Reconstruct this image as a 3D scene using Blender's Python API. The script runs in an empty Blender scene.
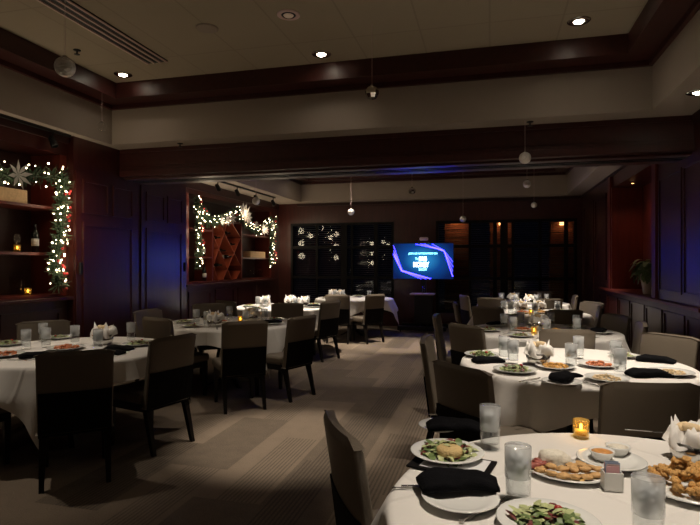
import bpy, math, random
from mathutils import Vector, Matrix, noise
PI = math.pi
sc = bpy.context.scene
COL = sc.collection
rnd = random.Random(7)

# ------------------------------------------------------------------ camera
F = 540.0; YAW = math.radians(14.5); H = 1.5
cd = bpy.data.cameras.new('camera'); cam = bpy.data.objects.new('camera', cd); COL.objects.link(cam)
cam.location = (0, 0, H); cam.rotation_euler = (PI/2, 0, YAW)
cd.sensor_width = 36; cd.lens = 36*F/700.0; cd.clip_start = 0.02
sc.camera = cam
def at(u, v, z):                      # point of height z seen at a pixel
    d = (H-z)*F/(v-262.5); x = (u-350)/F
    return Vector((d*(-math.sin(YAW)+math.cos(YAW)*x), d*(math.cos(YAW)+math.sin(YAW)*x), z))
def at_y(u, Y):                       # X on the plane y=Y below pixel column u
    x = (u-350)/F
    return Y*(-math.sin(YAW)+math.cos(YAW)*x)/(math.cos(YAW)+math.sin(YAW)*x)
def pix_u(p):
    x, y = p[0], p[1]
    return 350+F*(x*math.cos(YAW)+y*math.sin(YAW))/max(.01, -x*math.sin(YAW)+y*math.cos(YAW))

# ------------------------------------------------------------------ materials
M = {}
def new_mat(name):
    m = bpy.data.materials.new(name); m.use_nodes = True; M[name] = m
    return m, m.node_tree.nodes, m.node_tree.links, m.node_tree.nodes['Principled BSDF']
def mat(name, col, rough=.5, metal=0, spec=.5, var=0, scale=20, bump=0, bscale=60, coat=0, trans=0, ior=1.45, sheen=0, stretch=None):
    m, N, L, b = new_mat(name)
    b.inputs['Base Color'].default_value = (*col, 1); b.inputs['Roughness'].default_value = rough
    b.inputs['Metallic'].default_value = metal; b.inputs['Specular IOR Level'].default_value = spec
    b.inputs['Coat Weight'].default_value = coat; b.inputs['Coat Roughness'].default_value = .26
    b.inputs['Transmission Weight'].default_value = trans; b.inputs['IOR'].default_value = ior
    if sheen: b.inputs['Sheen Weight'].default_value = sheen
    tc = N.new('ShaderNodeTexCoord'); vec = tc.outputs['Object']
    if stretch:
        mp = N.new('ShaderNodeMapping'); mp.inputs['Scale'].default_value = stretch
        L.new(vec, mp.inputs[0]); vec = mp.outputs[0]
    nt = N.new('ShaderNodeTexNoise'); nt.inputs['Scale'].default_value = scale; nt.inputs['Detail'].default_value = 5
    L.new(vec, nt.inputs['Vector'])
    if var:
        mx = N.new('ShaderNodeMix'); mx.data_type = 'RGBA'
        mx.inputs[6].default_value = (*[c*(1-var) for c in col], 1); mx.inputs[7].default_value = (*[min(1, c*(1+var)) for c in col], 1)
        L.new(nt.outputs['Fac'], mx.inputs[0]); L.new(mx.outputs[2], b.inputs['Base Color'])
    if bump:
        n2 = N.new('ShaderNodeTexNoise'); n2.inputs['Scale'].default_value = bscale; L.new(vec, n2.inputs['Vector'])
        bp = N.new('ShaderNodeBump'); bp.inputs['Strength'].default_value = bump; bp.inputs['Distance'].default_value = .01
        L.new(n2.outputs['Fac'], bp.inputs['Height']); L.new(bp.outputs[0], b.inputs['Normal'])
    return m
def emit(name, col, s, sample=True):
    m, N, L, b = new_mat(name)
    b.inputs['Base Color'].default_value = (*col, 1)
    b.inputs['Emission Color'].default_value = (*col, 1); b.inputs['Emission Strength'].default_value = s
    if not sample: m.cycles.emission_sampling = 'NONE'
    return m

mat('wood', (.050, .0095, .0065), .34, var=.45, scale=3, coat=.6, stretch=(6, 6, .6), bump=.05, bscale=4)
mat('wood_h', (.045, .0085, .006), .45, var=.45, scale=3, coat=.08, stretch=(6, .6, 6))
mat('dark_wood', (.03, .009, .007), .42, var=.4, scale=3, stretch=(6, .6, 6))
mat('niche_wood', (.12, .019, .011), .38, var=.4, scale=3, stretch=(6, 6, .6))
mat('rack_wood', (.30, .065, .03), .4, var=.3, scale=5)
mat('plaster', (.35, .292, .24), .9, var=.05, scale=2, bump=.15, bscale=90)
mat('leg_wood', (.007, .005, .004), .4, spec=.3)
mat('taupe', (.145, .118, .088), .48, var=.06, scale=8, bump=.12, bscale=120)
mat('black_cloth', (.005, .005, .006), .95, spec=.08, bump=.3, bscale=150)
mat('back_cloth', (.006, .005, .005), .8, spec=.12)
mat('frame_black', (.006, .005, .005), .6, spec=.2)
mat('linen', (.74, .71, .67), .85, bump=.12, bscale=25, var=.03, scale=3)
mat('china', (.78, .78, .75), .18, coat=.3)
mat('steel', (.62, .61, .58), .22, metal=1)
mat('black_metal', (.012, .012, .013), .45, metal=.3)
mat('chrome', (.7, .68, .64), .12, metal=1)
mat('black_plastic', (.012, .012, .014), .35)
mat('trim_white', (.72, .53, .5), .5)
mat('paper', (.72, .72, .73), .8)
mat('leaf_a', (.13, .19, .06), .5, var=.5, scale=60)
mat('leaf_b', (.46, .50, .24), .5, var=.4, scale=60)
mat('leaf_r', (.16, .03, .03), .5, var=.4, scale=60)
mat('tomato', (.40, .035, .03), .25, var=.2)
mat('bread', (.60, .36, .15), .75, var=.45, scale=40, bump=.5, bscale=90)
mat('pale_bread', (.72, .55, .33), .8, var=.25, scale=40, bump=.4, bscale=90)
mat('fried', (.66, .36, .11), .6, var=.5, scale=70, bump=.9, bscale=160)
mat('goat_cheese', (.62, .45, .20), .7, var=.2, scale=90, bump=.6, bscale=140)
mat('ham', (.42, .12, .09), .45, var=.4, scale=50)
mat('dip', (.74, .69, .58), .6, var=.25, scale=120, bump=.4, bscale=80)
mat('sauce', (.62, .28, .08), .4, var=.4, scale=90)
mat('fries', (.66, .36, .09), .6, var=.35, scale=60)
mat('pizza', (.55, .18, .07), .6, var=.6, scale=60, bump=.5)
mat('wax', (.9, .75, .4), .5)
mat('pine', (.05, .085, .045), .7, var=.5, scale=30)
mat('bow_white', (.5, .48, .44), .7)
mat('red_berry', (.4, .02, .02), .3)
mat('bottle_glass', (.008, .012, .008), .08, coat=.5)
mat('label_paper', (.6, .57, .5), .7)
mat('box_wood', (.62, .42, .22), .7, var=.3, scale=6, stretch=(1, 8, 8))
mat('brick', (.30, .12, .07), .9, var=.4, scale=9)
mat('pot', (.45, .36, .28), .6, var=.2)
mat('blind', (.030, .016, .014), .55)
mat('pink_packet', (.75, .42, .45), .7); mat('blue_packet', (.42, .52, .70), .7)
mat('asphalt', (.01, .01, .011), .9)
emit('bulb', (1, .80, .52), 16, False)
emit('lamp_face', (1, .86, .66), 30, False)
emit('dim_lamp', (1, .8, .6), .06, False)
emit('flame', (1, .68, .16), 14, False)
emit('tv_line', (.024, .016, 1), 26, True)
emit('tv_core', (.015, .011, 1), 40, True)
emit('tv_text', (.22, .75, 1), 4.5, False)
emit('tv_white', (.6, .85, 1), 8.0, True)
emit('sconce', (1, .45, .15), 8, False)

def glassy(name, col=(1, 1, 1), rough=.0, mixt=.0):
    m, N, L, b = new_mat(name)
    b.inputs['Base Color'].default_value = (*col, 1); b.inputs['Roughness'].default_value = rough
    b.inputs['Transmission Weight'].default_value = 1; b.inputs['IOR'].default_value = 1.45
    return m
def thin(name, tint, ior, haze=0, hcol=(1, 1, 1)):
    # clear walls: light passes, surface mirrors by angle, a little whitish haze (condensation, ice water)
    m, N, L, b = new_mat(name)
    tr = N.new('ShaderNodeBsdfTransparent'); tr.inputs[0].default_value = (*tint, 1)
    b.inputs['Base Color'].default_value = (*hcol, 1); b.inputs['Roughness'].default_value = .6; b.inputs['Subsurface Weight'].default_value = 0
    gl = N.new('ShaderNodeBsdfGlossy'); gl.inputs['Roughness'].default_value = .02
    lw = N.new('ShaderNodeLayerWeight'); lw.inputs[0].default_value = .5
    pw = N.new('ShaderNodeMath'); pw.operation = 'POWER'; pw.inputs[1].default_value = 4; L.new(lw.outputs['Facing'], pw.inputs[0])
    fr = N.new('ShaderNodeMath'); fr.operation = 'MULTIPLY_ADD'; fr.inputs[1].default_value = .7*(ior-1)/.45; fr.inputs[2].default_value = .035; L.new(pw.outputs[0], fr.inputs[0])
    m1 = N.new('ShaderNodeMixShader'); m1.inputs[0].default_value = haze
    m2 = N.new('ShaderNodeMixShader')
    L.new(tr.outputs[0], m1.inputs[1]); L.new(b.outputs[0], m1.inputs[2])
    L.new(fr.outputs[0], m2.inputs[0]); L.new(m1.outputs[0], m2.inputs[1]); L.new(gl.outputs[0], m2.inputs[2])
    L.new(m2.outputs[0], N['Material Output'].inputs[0])
thin('glass', (.97, .98, .98), 1.45); thin('frosted', (.97, .98, .98), 1.2, .30, (.86, .87, .88)); thin('water', (.97, .98, .99), 1.3, .03); thin('amber', (1, .86, .5), 1.45, .10, (1, .80, .35))
m, N, L, b = new_mat('ice')
b.inputs['Base Color'].default_value = (.9, .93, .95, 1); b.inputs['Roughness'].default_value = .25
b.inputs['Transmission Weight'].default_value = .25; b.inputs['IOR'].default_value = 1.31
# window pane: clear with a mirror-like surface reflection
m, N, L, b = new_mat('pane'); N.remove(b)
tr = N.new('ShaderNodeBsdfTransparent'); tr.inputs[0].default_value = (.8, .85, .85, 1)
gl = N.new('ShaderNodeBsdfGlossy'); gl.inputs['Roughness'].default_value = .015
fr = N.new('ShaderNodeFresnel'); fr.inputs[0].default_value = 1.5
mx = N.new('ShaderNodeMixShader'); L.new(fr.outputs[0], mx.inputs[0]); L.new(tr.outputs[0], mx.inputs[1]); L.new(gl.outputs[0], mx.inputs[2])
L.new(mx.outputs[0], N['Material Output'].inputs[0])
# ornament: mottled mercury glass
m, N, L, b = new_mat('mercury')
b.inputs['Metallic'].default_value = .25; b.inputs['Roughness'].default_value = .25; b.inputs['Base Color'].default_value = (.9, .87, .82, 1)
tc = N.new('ShaderNodeTexCoord'); vo = N.new('ShaderNodeTexVoronoi'); vo.inputs['Scale'].default_value = 60
bp = N.new('ShaderNodeBump'); bp.inputs['Strength'].default_value = .9; bp.inputs['Distance'].default_value = .01
L.new(tc.outputs['Object'], vo.inputs['Vector']); L.new(vo.outputs['Distance'], bp.inputs['Height']); L.new(bp.outputs[0], b.inputs['Normal'])

m = M['linen']; N = m.node_tree.nodes; L = m.node_tree.links; b = N['Principled BSDF']
tc = N.new('ShaderNodeTexCoord'); sx_ = N.new('ShaderNodeSeparateXYZ'); L.new(tc.outputs['Object'], sx_.inputs[0]); outs = []
for ax in (0, 1):
    n1 = N.new('ShaderNodeMath'); n1.operation = 'PINGPONG'; n1.inputs[1].default_value = .24; L.new(sx_.outputs[ax], n1.inputs[0])
    n2 = N.new('ShaderNodeMath'); n2.operation = 'SUBTRACT'; n2.inputs[0].default_value = 1; n3 = N.new('ShaderNodeMath'); n3.operation = 'MULTIPLY'; n3.inputs[1].default_value = 60; n3.use_clamp = True
    L.new(n1.outputs[0], n3.inputs[0]); L.new(n3.outputs[0], n2.inputs[1]); outs.append(n2.outputs[0])
ad = N.new('ShaderNodeMath'); ad.operation = 'MAXIMUM'; L.new(outs[0], ad.inputs[0]); L.new(outs[1], ad.inputs[1])
bp = N.new('ShaderNodeBump'); bp.inputs['Strength'].default_value = .6; bp.inputs['Distance'].default_value = .006
L.new(ad.outputs[0], bp.inputs['Height']); old = b.inputs['Normal'].links[0].from_socket; L.new(old, bp.inputs['Normal']); L.new(bp.outputs[0], b.inputs['Normal'])
# ceiling tiles
m, N, L, b = new_mat('ceiling_tile'); b.inputs['Roughness'].default_value = .95
tc = N.new('ShaderNodeTexCoord'); br = N.new('ShaderNodeTexBrick'); br.offset = 0; br.squash = 1
br.inputs['Scale'].default_value = 1; br.inputs['Brick Width'].default_value = .61; br.inputs['Row Height'].default_value = 1.22
br.inputs['Mortar Size'].default_value = .008
br.inputs['Color1'].default_value = (.40, .34, .25, 1); br.inputs['Color2'].default_value = (.39, .33, .24, 1); br.inputs['Mortar'].default_value = (.33, .28, .21, 1)
L.new(tc.outputs['Object'], br.inputs['Vector'])
L.new(br.outputs['Color'], b.inputs['Base Color'])
# carpet tiles with streaks running down the room
m, N, L, b = new_mat('carpet'); b.inputs['Roughness'].default_value = 1; b.inputs['Specular IOR Level'].default_value = .1
b.inputs['Sheen Weight'].default_value = .15
tc = N.new('ShaderNodeTexCoord'); sp = N.new('ShaderNodeSeparateXYZ'); L.new(tc.outputs['Object'], sp.inputs[0])
def math_node(op, a, b_=None, c=None):
    n = N.new('ShaderNodeMath'); n.operation = op
    for i, q in enumerate((a, b_, c)):
        if q is None: continue
        if isinstance(q, (int, float)): n.inputs[i].default_value = q
        else: L.new(q, n.inputs[i])
    return n.outputs[0]
X_, Y_ = sp.outputs[0], sp.outputs[1]
cx = math_node('FLOOR', math_node('DIVIDE', X_, .46))
off = math_node('MULTIPLY', math_node('FRACT', math_node('MULTIPLY', cx, .37)), 1.0)
cy = math_node('FLOOR', math_node('ADD', math_node('DIVIDE', Y_, 1.25), off))
cmb = N.new('ShaderNodeCombineXYZ'); L.new(cx, cmb.inputs[0]); L.new(cy, cmb.inputs[1])
wn = N.new('ShaderNodeTexWhiteNoise'); wn.noise_dimensions = '3D'; L.new(cmb.outputs[0], wn.inputs['Vector'])
sepc = N.new('ShaderNodeSeparateColor'); L.new(wn.outputs['Color'], sepc.inputs[0])
lx = math_node('FRACT', math_node('DIVIDE', X_, .46))
# stripes: thin dark lines in groups
st = math_node('LESS_THAN', math_node('FRACT', math_node('MULTIPLY', X_, 1/.028)), .45)
grp = math_node('LESS_THAN', math_node('ABSOLUTE', math_node('SUBTRACT', lx, math_node('ADD', math_node('MULTIPLY', sepc.outputs[1], .6), .2))), .30)
on = math_node('GREATER_THAN', sepc.outputs[2], .35)
stripe = math_node('MULTIPLY', math_node('MULTIPLY', st, grp), on)
darkt = math_node('GREATER_THAN', sepc.outputs[0], .70)
nz = N.new('ShaderNodeTexNoise'); nz.inputs['Scale'].default_value = 120; L.new(tc.outputs['Object'], nz.inputs['Vector'])
nz2 = N.new('ShaderNodeTexNoise'); nz2.inputs['Scale'].default_value = 9; nz2.inputs['Detail'].default_value = 6; L.new(tc.outputs['Object'], nz2.inputs['Vector'])
val = math_node('SUBTRACT', 1.0, math_node('MULTIPLY', stripe, .42))
val = math_node('MULTIPLY', val, math_node('SUBTRACT', 1.0, math_node('MULTIPLY', darkt, .38)))
val = math_node('MULTIPLY', val, math_node('ADD', .30, math_node('MULTIPLY', nz.outputs['Fac'], 1.4)))
val = math_node('MULTIPLY', val, math_node('ADD', .75, math_node('MULTIPLY', nz2.outputs['Fac'], .5)))
mc = N.new('ShaderNodeMix'); mc.data_type = 'RGBA'; mc.inputs[6].default_value = (0, 0, 0, 1); mc.inputs[7].default_value = (.205, .158, .114, 1)
L.new(val, mc.inputs[0]); L.new(mc.outputs[2], b.inputs['Base Color'])
bp = N.new('ShaderNodeBump'); bp.inputs['Strength'].default_value = .5; bp.inputs['Distance'].default_value = .004
L.new(nz.outputs['Fac'], bp.inputs['Height']); L.new(bp.outputs[0], b.inputs['Normal'])
# screen picture: blue glow round the middle
m, N, L, b = new_mat('screen'); b.inputs['Base Color'].default_value = (0, 0, 0, 1); b.inputs['Roughness'].default_value = .2
tc = N.new('ShaderNodeTexCoord'); mp = N.new('ShaderNodeMapping'); mp.inputs['Scale'].default_value = (1.35, 1, 1.9); mp.inputs['Location'].default_value = (0.02, 0, -.05)
gr = N.new('ShaderNodeTexGradient'); gr.gradient_type = 'SPHERICAL'
cr = N.new('ShaderNodeValToRGB'); e = cr.color_ramp.elements
e[0].position = 0; e[0].color = (.002, .010, .065, 1); e[1].position = 1; e[1].color = (.025, .26, .55, 1)
q = cr.color_ramp.elements.new(.45); q.color = (.004, .045, .20, 1)
L.new(tc.outputs['Object'], mp.inputs[0]); L.new(mp.outputs[0], gr.inputs[0]); L.new(gr.outputs['Fac'], cr.inputs[0])
L.new(cr.outputs[0], b.inputs['Emission Color']); b.inputs['Emission Strength'].default_value = 1.3
m.cycles.emission_sampling = 'FRONT'

# ------------------------------------------------------------------ mesh helper
class B:
    def __init__(s): s.v = []; s.f = []; s.m = Matrix.Identity(4)
    def add(s, vs, fs):
        o = len(s.v); s.v += [tuple(s.m @ Vector(p)) for p in vs]; s.f += [tuple(i+o for i in f) for f in fs]; return s
    def box(s, x0, x1, y0, y1, z0, z1):
        return s.add([(x0,y0,z0),(x1,y0,z0),(x1,y1,z0),(x0,y1,z0),(x0,y0,z1),(x1,y0,z1),(x1,y1,z1),(x0,y1,z1)],
                     [(0,3,2,1),(4,5,6,7),(0,1,5,4),(1,2,6,5),(2,3,7,6),(3,0,4,7)])
    def lathe(s, prof, n=24, c=(0,0,0), sx=1, sy=1):
        vs = []; fs = []
        for r, z in prof:
            for k in range(n):
                a = 2*PI*k/n; vs.append((c[0]+r*sx*math.cos(a), c[1]+r*sy*math.sin(a), c[2]+z))
        for i in range(len(prof)-1):
            for k in range(n):
                k2 = (k+1) % n; fs.append((i*n+k, i*n+k2, (i+1)*n+k2, (i+1)*n+k))
        if prof[0][0] > 1e-5: fs.append(tuple(reversed(range(n))))
        if prof[-1][0] > 1e-5: fs.append(tuple((len(prof)-1)*n+k for k in range(n)))
        return s.add(vs, fs)
    def cyl(s, x, y, z0, z1, r, n=16, r1=None):
        return s.lathe([(r, z0), (r if r1 is None else r1, z1)], n, (x, y, 0))
    def tube(s, pts, r, n=6):
        pts = [Vector(p) for p in pts]; vs = []; fs = []
        for i, p in enumerate(pts):
            d = (pts[min(i+1, len(pts)-1)]-pts[max(i-1, 0)]).normalized()
            a = d.cross(Vector((0, 0, 1)));  a = a if a.length > .05 else d.cross(Vector((1, 0, 0))); a.normalize(); b_ = d.cross(a)
            rr = r[i] if isinstance(r, (list, tuple)) else r
            for k in range(n):
                t = 2*PI*k/n; vs.append(p+a*rr*math.cos(t)+b_*rr*math.sin(t))
        for i in range(len(pts)-1):
            for k in range(n):
                k2 = (k+1) % n; fs.append((i*n+k, i*n+k2, (i+1)*n+k2, (i+1)*n+k))
        fs.append(tuple(reversed(range(n)))); fs.append(tuple((len(pts)-1)*n+k for k in range(n)))
        return s.add(vs, fs)
    def bar(s, p, q, w, h):            # square-section bar p->q
        p, q = Vector(p), Vector(q); d = (q-p).normalized()
        a = d.cross(Vector((0, 0, 1))); a = a if a.length > .05 else Vector((1, 0, 0)); a.normalize(); b_ = a.cross(d)
        vs = []
        for c in (p, q):
            for i, j in ((-1,-1),(1,-1),(1,1),(-1,1)): vs.append(c+a*w/2*i+b_*h/2*j)
        return s.add(vs, [(0,3,2,1),(4,5,6,7),(0,1,5,4),(1,2,6,5),(2,3,7,6),(3,0,4,7)])
    def taper(s, p, q, a, b_):         # leg: square a at p to square b at q
        vs = []
        for c, w in ((p, a), (q, b_)):
            for i, j in ((-1,-1),(1,-1),(1,1),(-1,1)): vs.append((c[0]+i*w/2, c[1]+j*w/2, c[2]))
        return s.add(vs, [(0,3,2,1),(4,5,6,7),(0,1,5,4),(1,2,6,5),(2,3,7,6),(3,0,4,7)])
    def blob(s, c, r, seed=0, amp=.25, n=10, m_=7, rz=0, fr=1.6):
        R_ = Matrix.Rotation(rz, 3, 'Z'); vs = []; fs = []
        off_ = Vector((seed*3.17, seed*1.3, seed*.7))
        for i in range(m_+1):
            t = PI*i/m_
            for k in range(n):
                a = 2*PI*k/n; d = Vector((math.sin(t)*math.cos(a), math.sin(t)*math.sin(a), math.cos(t)))
                g = 1+amp*noise.noise(d*fr+off_)*2
                p = R_ @ Vector((d.x*r[0]*g, d.y*r[1]*g, d.z*r[2]*g)); vs.append(Vector(c)+p)
        for i in range(m_):
            for k in range(n):
                k2 = (k+1) % n; fs.append((i*n+k, (i+1)*n+k, (i+1)*n+k2, i*n+k2))
        return s.add(vs, fs)
    def leaf(s, c, L_, w, yaw, pitch, curl=.3):
        dx, dy = math.cos(yaw), math.sin(yaw); vs = []; c = Vector(c); N_ = 3
        for i in range(N_+1):
            t = i/N_; a = pitch-curl*t*2; ww = w*math.sin(PI*(.12+.8*t))
            p = c+Vector((dx*math.cos(a), dy*math.cos(a), math.sin(a)))*L_*t
            vs += [p+Vector((-dy, dx, .25))*ww*.5, p+Vector((dy, -dx, .25))*ww*.5]
        return s.add(vs, [(2*i, 2*i+1, 2*i+3, 2*i+2) for i in range(N_)])
    def mesh(s, name, mt, smooth=False):
        me = bpy.data.meshes.new(name); me.from_pydata(s.v, [], s.f); me.materials.append(M[mt])
        if smooth: me.polygons.foreach_set('use_smooth', [True]*len(me.polygons))
        me.update(); return me
    def build(s, name, mt, parent=None, smooth=False, bevel=0, loc=None, auto=None, kind=None, label=None):
        me = s.mesh(name, mt, smooth or auto is not None)
        o = bpy.data.objects.new(name, me); COL.objects.link(o)
        if parent: o.parent = parent
        if loc is not None: o.location = loc
        if bevel:
            md = o.modifiers.new('b', 'BEVEL'); md.width = bevel; md.segments = 3; md.limit_method = 'ANGLE'
            me.polygons.foreach_set('use_smooth', [True]*len(me.polygons))
            wn_ = o.modifiers.new('w', 'WEIGHTED_NORMAL')
        if auto is not None:
            es = o.modifiers.new('e', 'EDGE_SPLIT'); es.split_angle = auto
        if kind: o['kind'] = kind
        if label: o['label'] = label
        return o
def tag(o, label=None, cat=None, group=None, kind=None):
    for k, v in (('label', label), ('category', cat), ('group', group), ('kind', kind)):
        if v: o[k] = v
    return o
def thing(name, label, cat, loc=(0,0,0), rz=0, group=None):
    o = bpy.data.objects.new(name, None); COL.objects.link(o); o.empty_display_size = .05
    o.location = loc; o.rotation_euler = (0, 0, rz); return tag(o, label, cat, group)
def dup(root, loc, rz=0, label=None, group=None, scale=None):
    r = root.copy(); COL.objects.link(r); r.location = loc; r.rotation_euler = (0, 0, rz)
    if label: r['label'] = label
    if group: r['group'] = group
    if scale: r.scale = scale
    for ch in list(root.children):
        c = ch.copy(); COL.objects.link(c); c.parent = r
        for g in ch.children:
            d = g.copy(); COL.objects.link(d); d.parent = c
    return r
def struct(name, b, mt, bevel=0): return b.build(name, mt, kind='structure', bevel=bevel)

# ------------------------------------------------------------------ room shell
XL, XP, XR, XN = -5.1, -4.6, 1.95, -4.7         # left wall, left panel block, right wall
YR, YH0, YH1, YB = -2.5, 6.0, 6.6, 12.6
ZS, ZC = 2.95, 3.6
WH = 3.75
struct('floor', B().box(-5.7, 2.6, YR-.2, YB+.25, -.1, 0), 'carpet')

def frame_panel(b, axis, fixed, out, a0, a1, z0, z1, w=.05, t=.018):
    # a moulding rectangle applied on a wall face
    def bx(p0, p1, q0, q1):
        lo, hi = sorted((fixed, fixed+out*t))
        if axis == 'x': b.box(lo, hi, p0, p1, q0, q1)
        else: b.box(p0, p1, lo, hi, q0, q1)
    bx(a0, a1, z0, z0+w); bx(a0, a1, z1-w, z1); bx(a0, a0+w, z0+w, z1-w); bx(a1-w, a1, z0+w, z1-w)

# left wall: niches for the two display units
UN = (1.38, 5.18); UF = (8.35, 12.15); NZ0, NZ1, ND = 1.12, 2.72, .42
b = B()
for (a0, a1), X_L, ya, yb in ((UN, XN, YR, 5.2), (UF, XL, 5.2, YB)):
    b.box(XL-.6, X_L, ya, a0, 0, WH); b.box(XL-.6, X_L, a0, a1, 0, NZ0); b.box(XL-.6, X_L, a0, a1, NZ1, WH)
    b.box(XL-.6, X_L-ND, a0, a1, NZ0, NZ1); b.box(XL-.6, X_L, a1, yb, 0, WH)
    n = 4; w_ = (a1-a0)/n
    for k in range(n): frame_panel(b, 'x', X_L, 1, a0+k*w_+.08, a0+(k+1)*w_-.08, .22, .98)
struct('wall_left', b, 'wood')
b = B()
for (a0, a1), X_L in ((UN, XN), (UF, XL)):
    b.box(X_L-.02, X_L+.09, a0-.1, min(a1+.1, YB-.2) if X_L == XL else 5.199, NZ0-.045, NZ0-.005)
struct('trim_1', b, 'wood_h', .006)
# panel block (folding wall store)
b = B(); b.box(XL, XP-.02, 5.2, 7.57, 0, ZS)
struct('wall_left_pocket', b, 'wood')
bays = [(5.22, 6.36), (6.42, 7.55)]
for i, (a0, a1) in enumerate(bays):
    b = B(); b.box(XP-.02, XP, a0, a1, .02, 2.56)
    frame_panel(b, 'x', XP, 1, a0+.10, a1-.12, .16, 1.98, .045, .014)
    frame_panel(b, 'x', XP, 1, a0+.10, a0+(a1-a0)*.48, 2.08, 2.48, .035, .014)
    frame_panel(b, 'x', XP, 1, a0+(a1-a0)*.54, a1-.12, 2.08, 2.48, .035, .014)
    d = struct('door_%d' % (i+1), b, 'wood')
    hy = a0+.06 if i == 0 else a1-.06
    B().box(XP-.005, XP+.022, hy-.02, hy+.02, 1.36, 1.50).build('handle', 'black_metal', d, bevel=.006)
# right wall with niche
NR0, NR1 = 7.3, 9.6
b = B()
b.box(XR, XR+.6, YR, NR0, 0, WH); b.box(XR, XR+.6, NR1, YB, 0, WH)
b.box(XR, XR+.6, NR0, NR1, 0, 1.06); b.box(XR, XR+.6, NR0, NR1, 2.72, WH); b.box(XR+.45, XR+.6, NR0, NR1, 1.06, 2.72)
for a0, a1 in ((-1.9, -.9), (-.8, .2), (.3, 1.3), (1.4, 2.4), (2.5, 3.4), (3.5, 4.4), (4.5, 5.4)):
    frame_panel(b, 'x', XR, -1, a0, a1, 1.22, 2.80); frame_panel(b, 'x', XR, -1, a0, a1, .2, .98)
for a0, a1 in ((5.5, 6.28), (6.34, 7.12)):
    frame_panel(b, 'x', XR, -1, a0, a1, 1.16, 2.50, .03, .014)
for k in range(7): frame_panel(b, 'x', XR, -1, 5.5+k*.75, 6.18+k*.75, .2, .95, .03, .014)
frame_panel(b, 'x', XR, -1, 10.1, 11.1, 1.2, 2.7); frame_panel(b, 'x', XR, -1, 11.25, 12.4, .2, 2.7)
struct('wall_right', b, 'wood')
b = B(); b.box(XR-.03, XR+.449, NR0-.001, NR0+.035, 1.07, 2.719); b.box(XR-.03, XR+.449, NR1-.035, NR1+.001, 1.07, 2.719)
b.box(XR+.43, XR+.449, NR0+.035, NR1-.035, 1.07, 2.719)
b.box(XR-.05, XR, NR1+.002, NR1+.17, 1.07, 2.9); b.box(XR-.035, XR, 7.16, NR0-.002, 1.07, 2.9)
struct('trim_2', b, 'niche_wood', .004)
b = B(); b.box(XR-.06, XR, 5.7, 10.5, 1.03, 1.068); b.box(XR-.045, XR+.429, NR0+.036, NR1-.036, 1.061, 1.075)
struct('trim_3', b, 'niche_wood', .004)
b = B(); b.box(XR-.015, XR, YR, YB, 0, .14); struct('baseboard_right', b, 'dark_wood')
b = B(); b.box(XN, XN+.015, YR, 5.19, 0, .14); b.box(XL, XL+.015, 7.58, YB, 0, .14); struct('baseboard_left', b, 'dark_wood')
# rear wall behind the camera
b = B(); b.box(-5.7, 2.6, YR-.2, YR, 0, WH)
for k in range(7): frame_panel(b, 'y', YR, 1, -5+k, -4.1+k, .2, 2.6)
struct('wall_rear', b, 'wood')
# back wall with two window openings
WA = (at_y(291, YB), at_y(394, YB)); WB = (at_y(436, YB), at_y(577, YB)); WZ0, WZ1 = .34, 2.46
b = B()
b.box(-5.7, WA[0], YB, YB+.25, 0, WH); b.box(WA[1], WB[0], YB, YB+.25, 0, WH); b.box(WB[1], 2.6, YB, YB+.25, 0, WH)
for w in (WA, WB): b.box(w[0], w[1], YB, YB+.25, 0, WZ0); b.box(w[0], w[1], YB, YB+.25, WZ1, WH)
struct('wall_back', b, 'wood')
def window(n, x0, x1, vbars):
    root = thing('window_%d' % n, None, None, (0, 0, 0)); root['kind'] = 'structure'
    fr_ = B(); y0, y1 = YB-.03, YB+.06
    fr_.box(x0, x0+.06, y0, y1, WZ0, WZ1); fr_.box(x1-.06, x1, y0, y1, WZ0, WZ1)
    fr_.box(x0+.06, x1-.06, y0, y1, WZ0, WZ0+.06); fr_.box(x0+.06, x1-.06, y0, y1, WZ1-.06, WZ1)
    for z in (1.14, 1.87): fr_.box(x0+.06, x1-.06, y0+.01, y1-.01, z-.035, z+.035)
    for x, w in vbars: fr_.box(x-w/2, x+w/2, y0+.004, y1-.004, WZ0+.06, WZ1-.06)
    fr_.build('window_frame', 'frame_black', root)
    B().box(x0+.001, x1-.001, YB+.150, YB+.156, WZ0+.001, WZ1-.001).build('window_pane', 'pane', root)
    return root
window(1, WA[0], WA[1], [(at_y(317, YB), .05), (at_y(344, YB), .16), (at_y(352, YB), .05), (at_y(376, YB), .10)])
window(2, WB[0], WB[1], [(at_y(470, YB), .06), (at_y(495, YB), .08), (at_y(504, YB), .16), (at_y(513, YB), .06), (at_y(540, YB), .07), (at_y(566, YB), .08)])
def blind(name, x0, x1, label):
    root = thing(name, label, 'blind', ((x0+x1)/2, YB+.10, WZ1-.01)); w = (x1-x0)/2-.02
    B().box(-w, w, -.03, .03, -.05, 0).build('head_rail', 'blind', root)
    s = B(); z = -.09
    while z > -(WZ1-WZ0)+.05:
        s.add([(-w, -.022, z-.006), (w, -.022, z-.006), (w, .022, z+.006), (-w, .022, z+.006), (-w, -.022, z-.003), (w, -.022, z-.003), (w, .022, z+.009), (-w, .022, z+.009)],
              [(0,3,2,1),(4,5,6,7),(0,1,5,4),(1,2,6,5),(2,3,7,6),(3,0,4,7)]); z -= .05
    s.build('slats', 'blind', root)
    c = B()
    for x in (-w*.7, 0, w*.7): c.tube([(x, -.024, -.04), (x, -.024, -(WZ1-WZ0)+.06)], .002, 4)
    c.build('cord', 'black_plastic', root)
sA = (at_y(344, YB)); sB = at_y(504, YB)
blind('venetian_blind', WA[0], sA, 'dark slatted blind in the leftmost back window section')
blind('venetian_blind', sA, WA[1], 'dark slatted blind in the window section just left of the screen')
blind('venetian_blind', WB[0], sB, 'dark slatted blind in the window section just right of the screen')
blind('venetian_blind', sB, WB[1], 'dark slatted blind in the rightmost back window section')

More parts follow.
